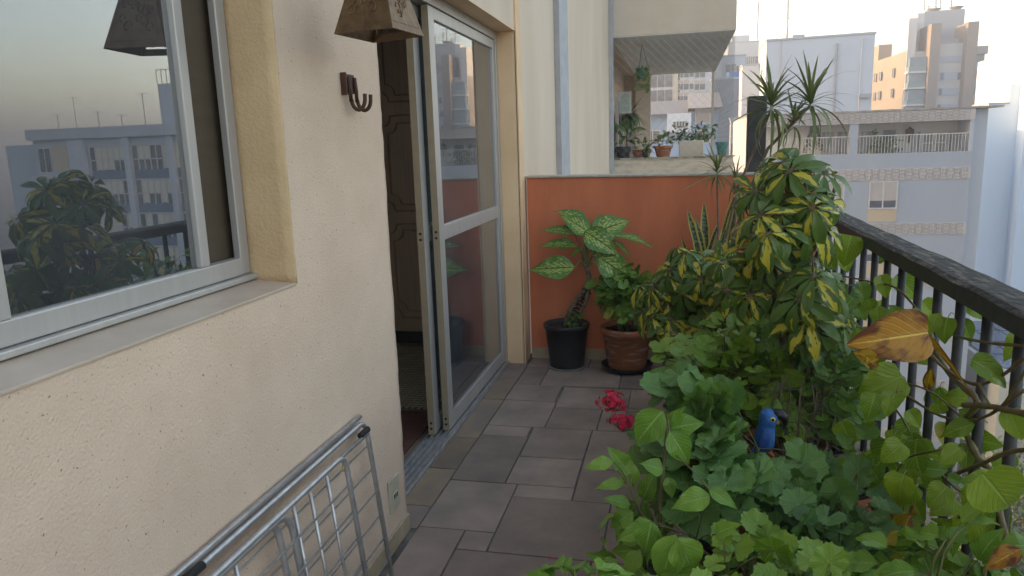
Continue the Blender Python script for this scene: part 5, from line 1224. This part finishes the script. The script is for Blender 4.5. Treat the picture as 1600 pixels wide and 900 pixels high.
for i in range(520):
    y = rp.uniform(1.35, 4.6); z = rp.uniform(.1, .98); 
    if noise.noise(Vector((y * 2.2, z * 2.4, 3.1))) < -.02 + (.22 if z > .72 else 0): continue
    x = .76 + rp.uniform(-.22, .14); b = Vector((x, y, z)); L__ = rp.uniform(.055, .105)
    f.add(rp.choice(T_HEART + T_OV[:2]), b, Vector((rp.uniform(-.5, .3), rp.uniform(-.4, .2), rp.uniform(-1, .1))), Vector((-.45, -.8, .45)) + rv(.4), L__)
    v_.tube(arc(b + Vector((rp.uniform(0, .04), .02, rp.uniform(-.06, .02))), b, .01, 4), .0014, 4, cap=False)
v_.build('stem', vinem, t, smooth=True); f.build('foliage', poth_m, t)
fp = Fol(); fp.add(T_TINY[0], PZ(862, 872, .006), (1, 0, 0), (0, 0, 1), .018); fp.add(T_TINY[1], PZ(857, 873, .006), (0, 1, 0), (0, 0, 1), .014)
lit = Fol(); rl_ = random.Random(4)
for i in range(90):
    x = rl_.choice((rl_.uniform(-.15, .6), rl_.uniform(-1.0, .1))); y = rl_.uniform(1.6, 4.95) if x > -.15 else rl_.uniform(4.3, 4.95)
    lit.add(rl_.choice(T_TINY), (x, y, .006), (rl_.uniform(-1, 1), rl_.uniform(-1, 1), .05), (rl_.uniform(-.3, .3), rl_.uniform(-.3, .3), 1), rl_.uniform(.008, .026))
lt = tag(lit.build('leaf_litter', leafmat('litter_leaf', (.10, .055, .02), (.17, .10, .035), 'strap'), None), kind='stuff')
pp = thing('fallen_petals', 'two tiny red petals lying on the grey slabs', 'petals', tuple(PZ(862, 872, .004))); fp.build('petal', red_m, pp)

# ---------------------------------------------------------------- blue parrot figure
def ell(mb, c, r3, rot=None, seg=20, rings=12, mi=0):
    vs = [];
    for i in range(rings + 1):
        ph = math.pi * i / rings
        for k in range(seg):
            th = 2 * math.pi * k / seg; v = Vector((r3[0] * math.sin(ph) * math.cos(th), r3[1] * math.sin(ph) * math.sin(th), r3[2] * math.cos(ph)))
            if rot: v = rot @ v
            vs.append(Vector(c) + v)
    mb.add(vs, [(i * seg + k, (i + 1) * seg + k, (i + 1) * seg + (k + 1) % seg, i * seg + (k + 1) % seg) for i in range(rings) for k in range(seg)], mi)
pb = PY(1194, 706, 2.35); t = thing('parrot_figure', 'small bright blue macaw figure with yellow ringed eye among the leaves', 'figurine', tuple(pb))
blue = mat('parrot_blue', (.010, .15, .42), (.006, .08, .28), scale=90, rough=.55, bump=.5, bscale=140); 
S = .148
prof = []
body = MB(); seg = 24; rings = [(0.0, .05, 0), (.05, .17, .0), (.18, .235, .0), (.36, .245, .0), (.52, .21, .01), (.62, .19, .03), (.70, .215, .05), (.80, .235, .07), (.90, .205, .07), (.97, .12, .06), (1.0, .015, .05)]
vs = []
for (h, r_, ox) in rings:
    for k in range(seg): a = 6.2832 * k / seg; vs.append(pb + Vector((ox * S + r_ * S * math.cos(a) * .9, r_ * S * math.sin(a), h * S)))
body.add(vs, [(i * seg + k, i * seg + (k + 1) % seg, (i + 1) * seg + (k + 1) % seg, (i + 1) * seg + k) for i in range(len(rings) - 1) for k in range(seg)])
bo = body.build('body', blue, t, smooth=True); sm = bo.modifiers.new('sub', 'SUBSURF'); sm.levels = 1; sm.render_levels = 2
for sg in (-1, 1):
    wgm = MB(); ell(wgm, pb + Vector((-.03 * S, sg * .20 * S, .33 * S)), (.12 * S, .05 * S, .30 * S), Matrix.Rotation(R(8), 3, 'Y')); wgm.build('wing', mat('parrot_wing', (.008, .09, .32), (.005, .05, .2), scale=120, rough=.6, bump=.6, bscale=160), t, smooth=True)
    ey = MB(); ec = pb + Vector((.13 * S, sg * .205 * S, .83 * S)); ell(ey, ec, (.055 * S, .03 * S, .055 * S)); ey.build('eye_ring', mat('parrot_yellow', (.75, .55, .08), rough=.5), t, smooth=True)
    ey = MB(); ell(ey, ec + Vector((0, sg * .018 * S, 0)), (.034 * S, .022 * S, .034 * S)); ey.build('eye', mat('eye_black', (.01, .01, .01), rough=.15), t, smooth=True)
MB().tube([pb + Vector((x * S, 0, z * S)) for x, z in ((.17, .88), (.31, .88), (.40, .80), (.42, .68), (.38, .56))], [.125 * S, .12 * S, .10 * S, .06 * S, .010 * S], 12).build('beak', mat('beak_black', (.015, .014, .014), rough=.35), t, smooth=True)
MB().tube([pb + Vector((x * S, 0, z * S)) for x, z in ((.19, .74), (.26, .69), (.28, .66))], [.06 * S, .045 * S, .02 * S], 10).build('lower_beak', mat('beak_yellow', (.6, .42, .06), rough=.4), t, smooth=True)
MB().tube([pb + Vector((-.12 * S, 0, .12 * S)), pb + Vector((-.3 * S, .02, -.25 * S)), pb + Vector((-.38 * S, .03, -.6 * S))], [.07 * S, .06 * S, .02 * S], 10).build('tail', blue, t, smooth=True)
ft = MB()
for sg in (-1, 1):
    for a in (-.5, 0, .5): ft.tube([pb + Vector((0, sg * .08 * S, .04 * S)), pb + Vector((.14 * S, sg * .1 * S + a * .1 * S, 0)), pb + Vector((.17 * S, sg * .1 * S + a * .16 * S, -.06 * S))], .028 * S, 6)
ft.build('foot', mat('parrot_foot', (.55, .14, .03), rough=.6), t, smooth=True)
MB().tube([pb + Vector((.03, -.01, -.012)), pb + Vector((-.03, .01, -.016))], .012, 10).tube([pb + Vector((0, 0, -.02)), pb + Vector((.01, 0, -.25)), Vector((pb.x, pb.y, .0))], .007, 8).build('perch', terra, t, smooth=True)

# ================================================================ HAZE (the evening air over the city)
hm = bpy.data.materials.new('haze'); hm.use_nodes = True; ht = hm.node_tree; ht.nodes.clear()
ho_ = ht.nodes.new('ShaderNodeOutputMaterial'); hv = ht.nodes.new('ShaderNodeVolumePrincipled'); hv.inputs['Density'].default_value = .0030; hv.inputs['Color'].default_value = (.75, .82, .93, 1); hv.inputs['Anisotropy'].default_value = .2
ht.links.new(hv.outputs[0], ho_.inputs['Volume'])
hz = MB().box(-1505, 1505, -1505, 1505, gz - 1.5, 42).build('haze', hm); tag(hz, kind='stuff')

GROUPS = {'geranium': 'potted geraniums on the balcony', 'schefflera': 'variegated scheffleras by the railing', 'potted_plant': 'pots on the neighbour balcony',
          'street_tree': 'trees down in the street', 'distant_block': 'hazy distant blocks on the skyline'}
for o in bpy.data.objects:
    k = o.name.split('.')[0]
    if o.parent is None and k in GROUPS: o['group'] = GROUPS[k]
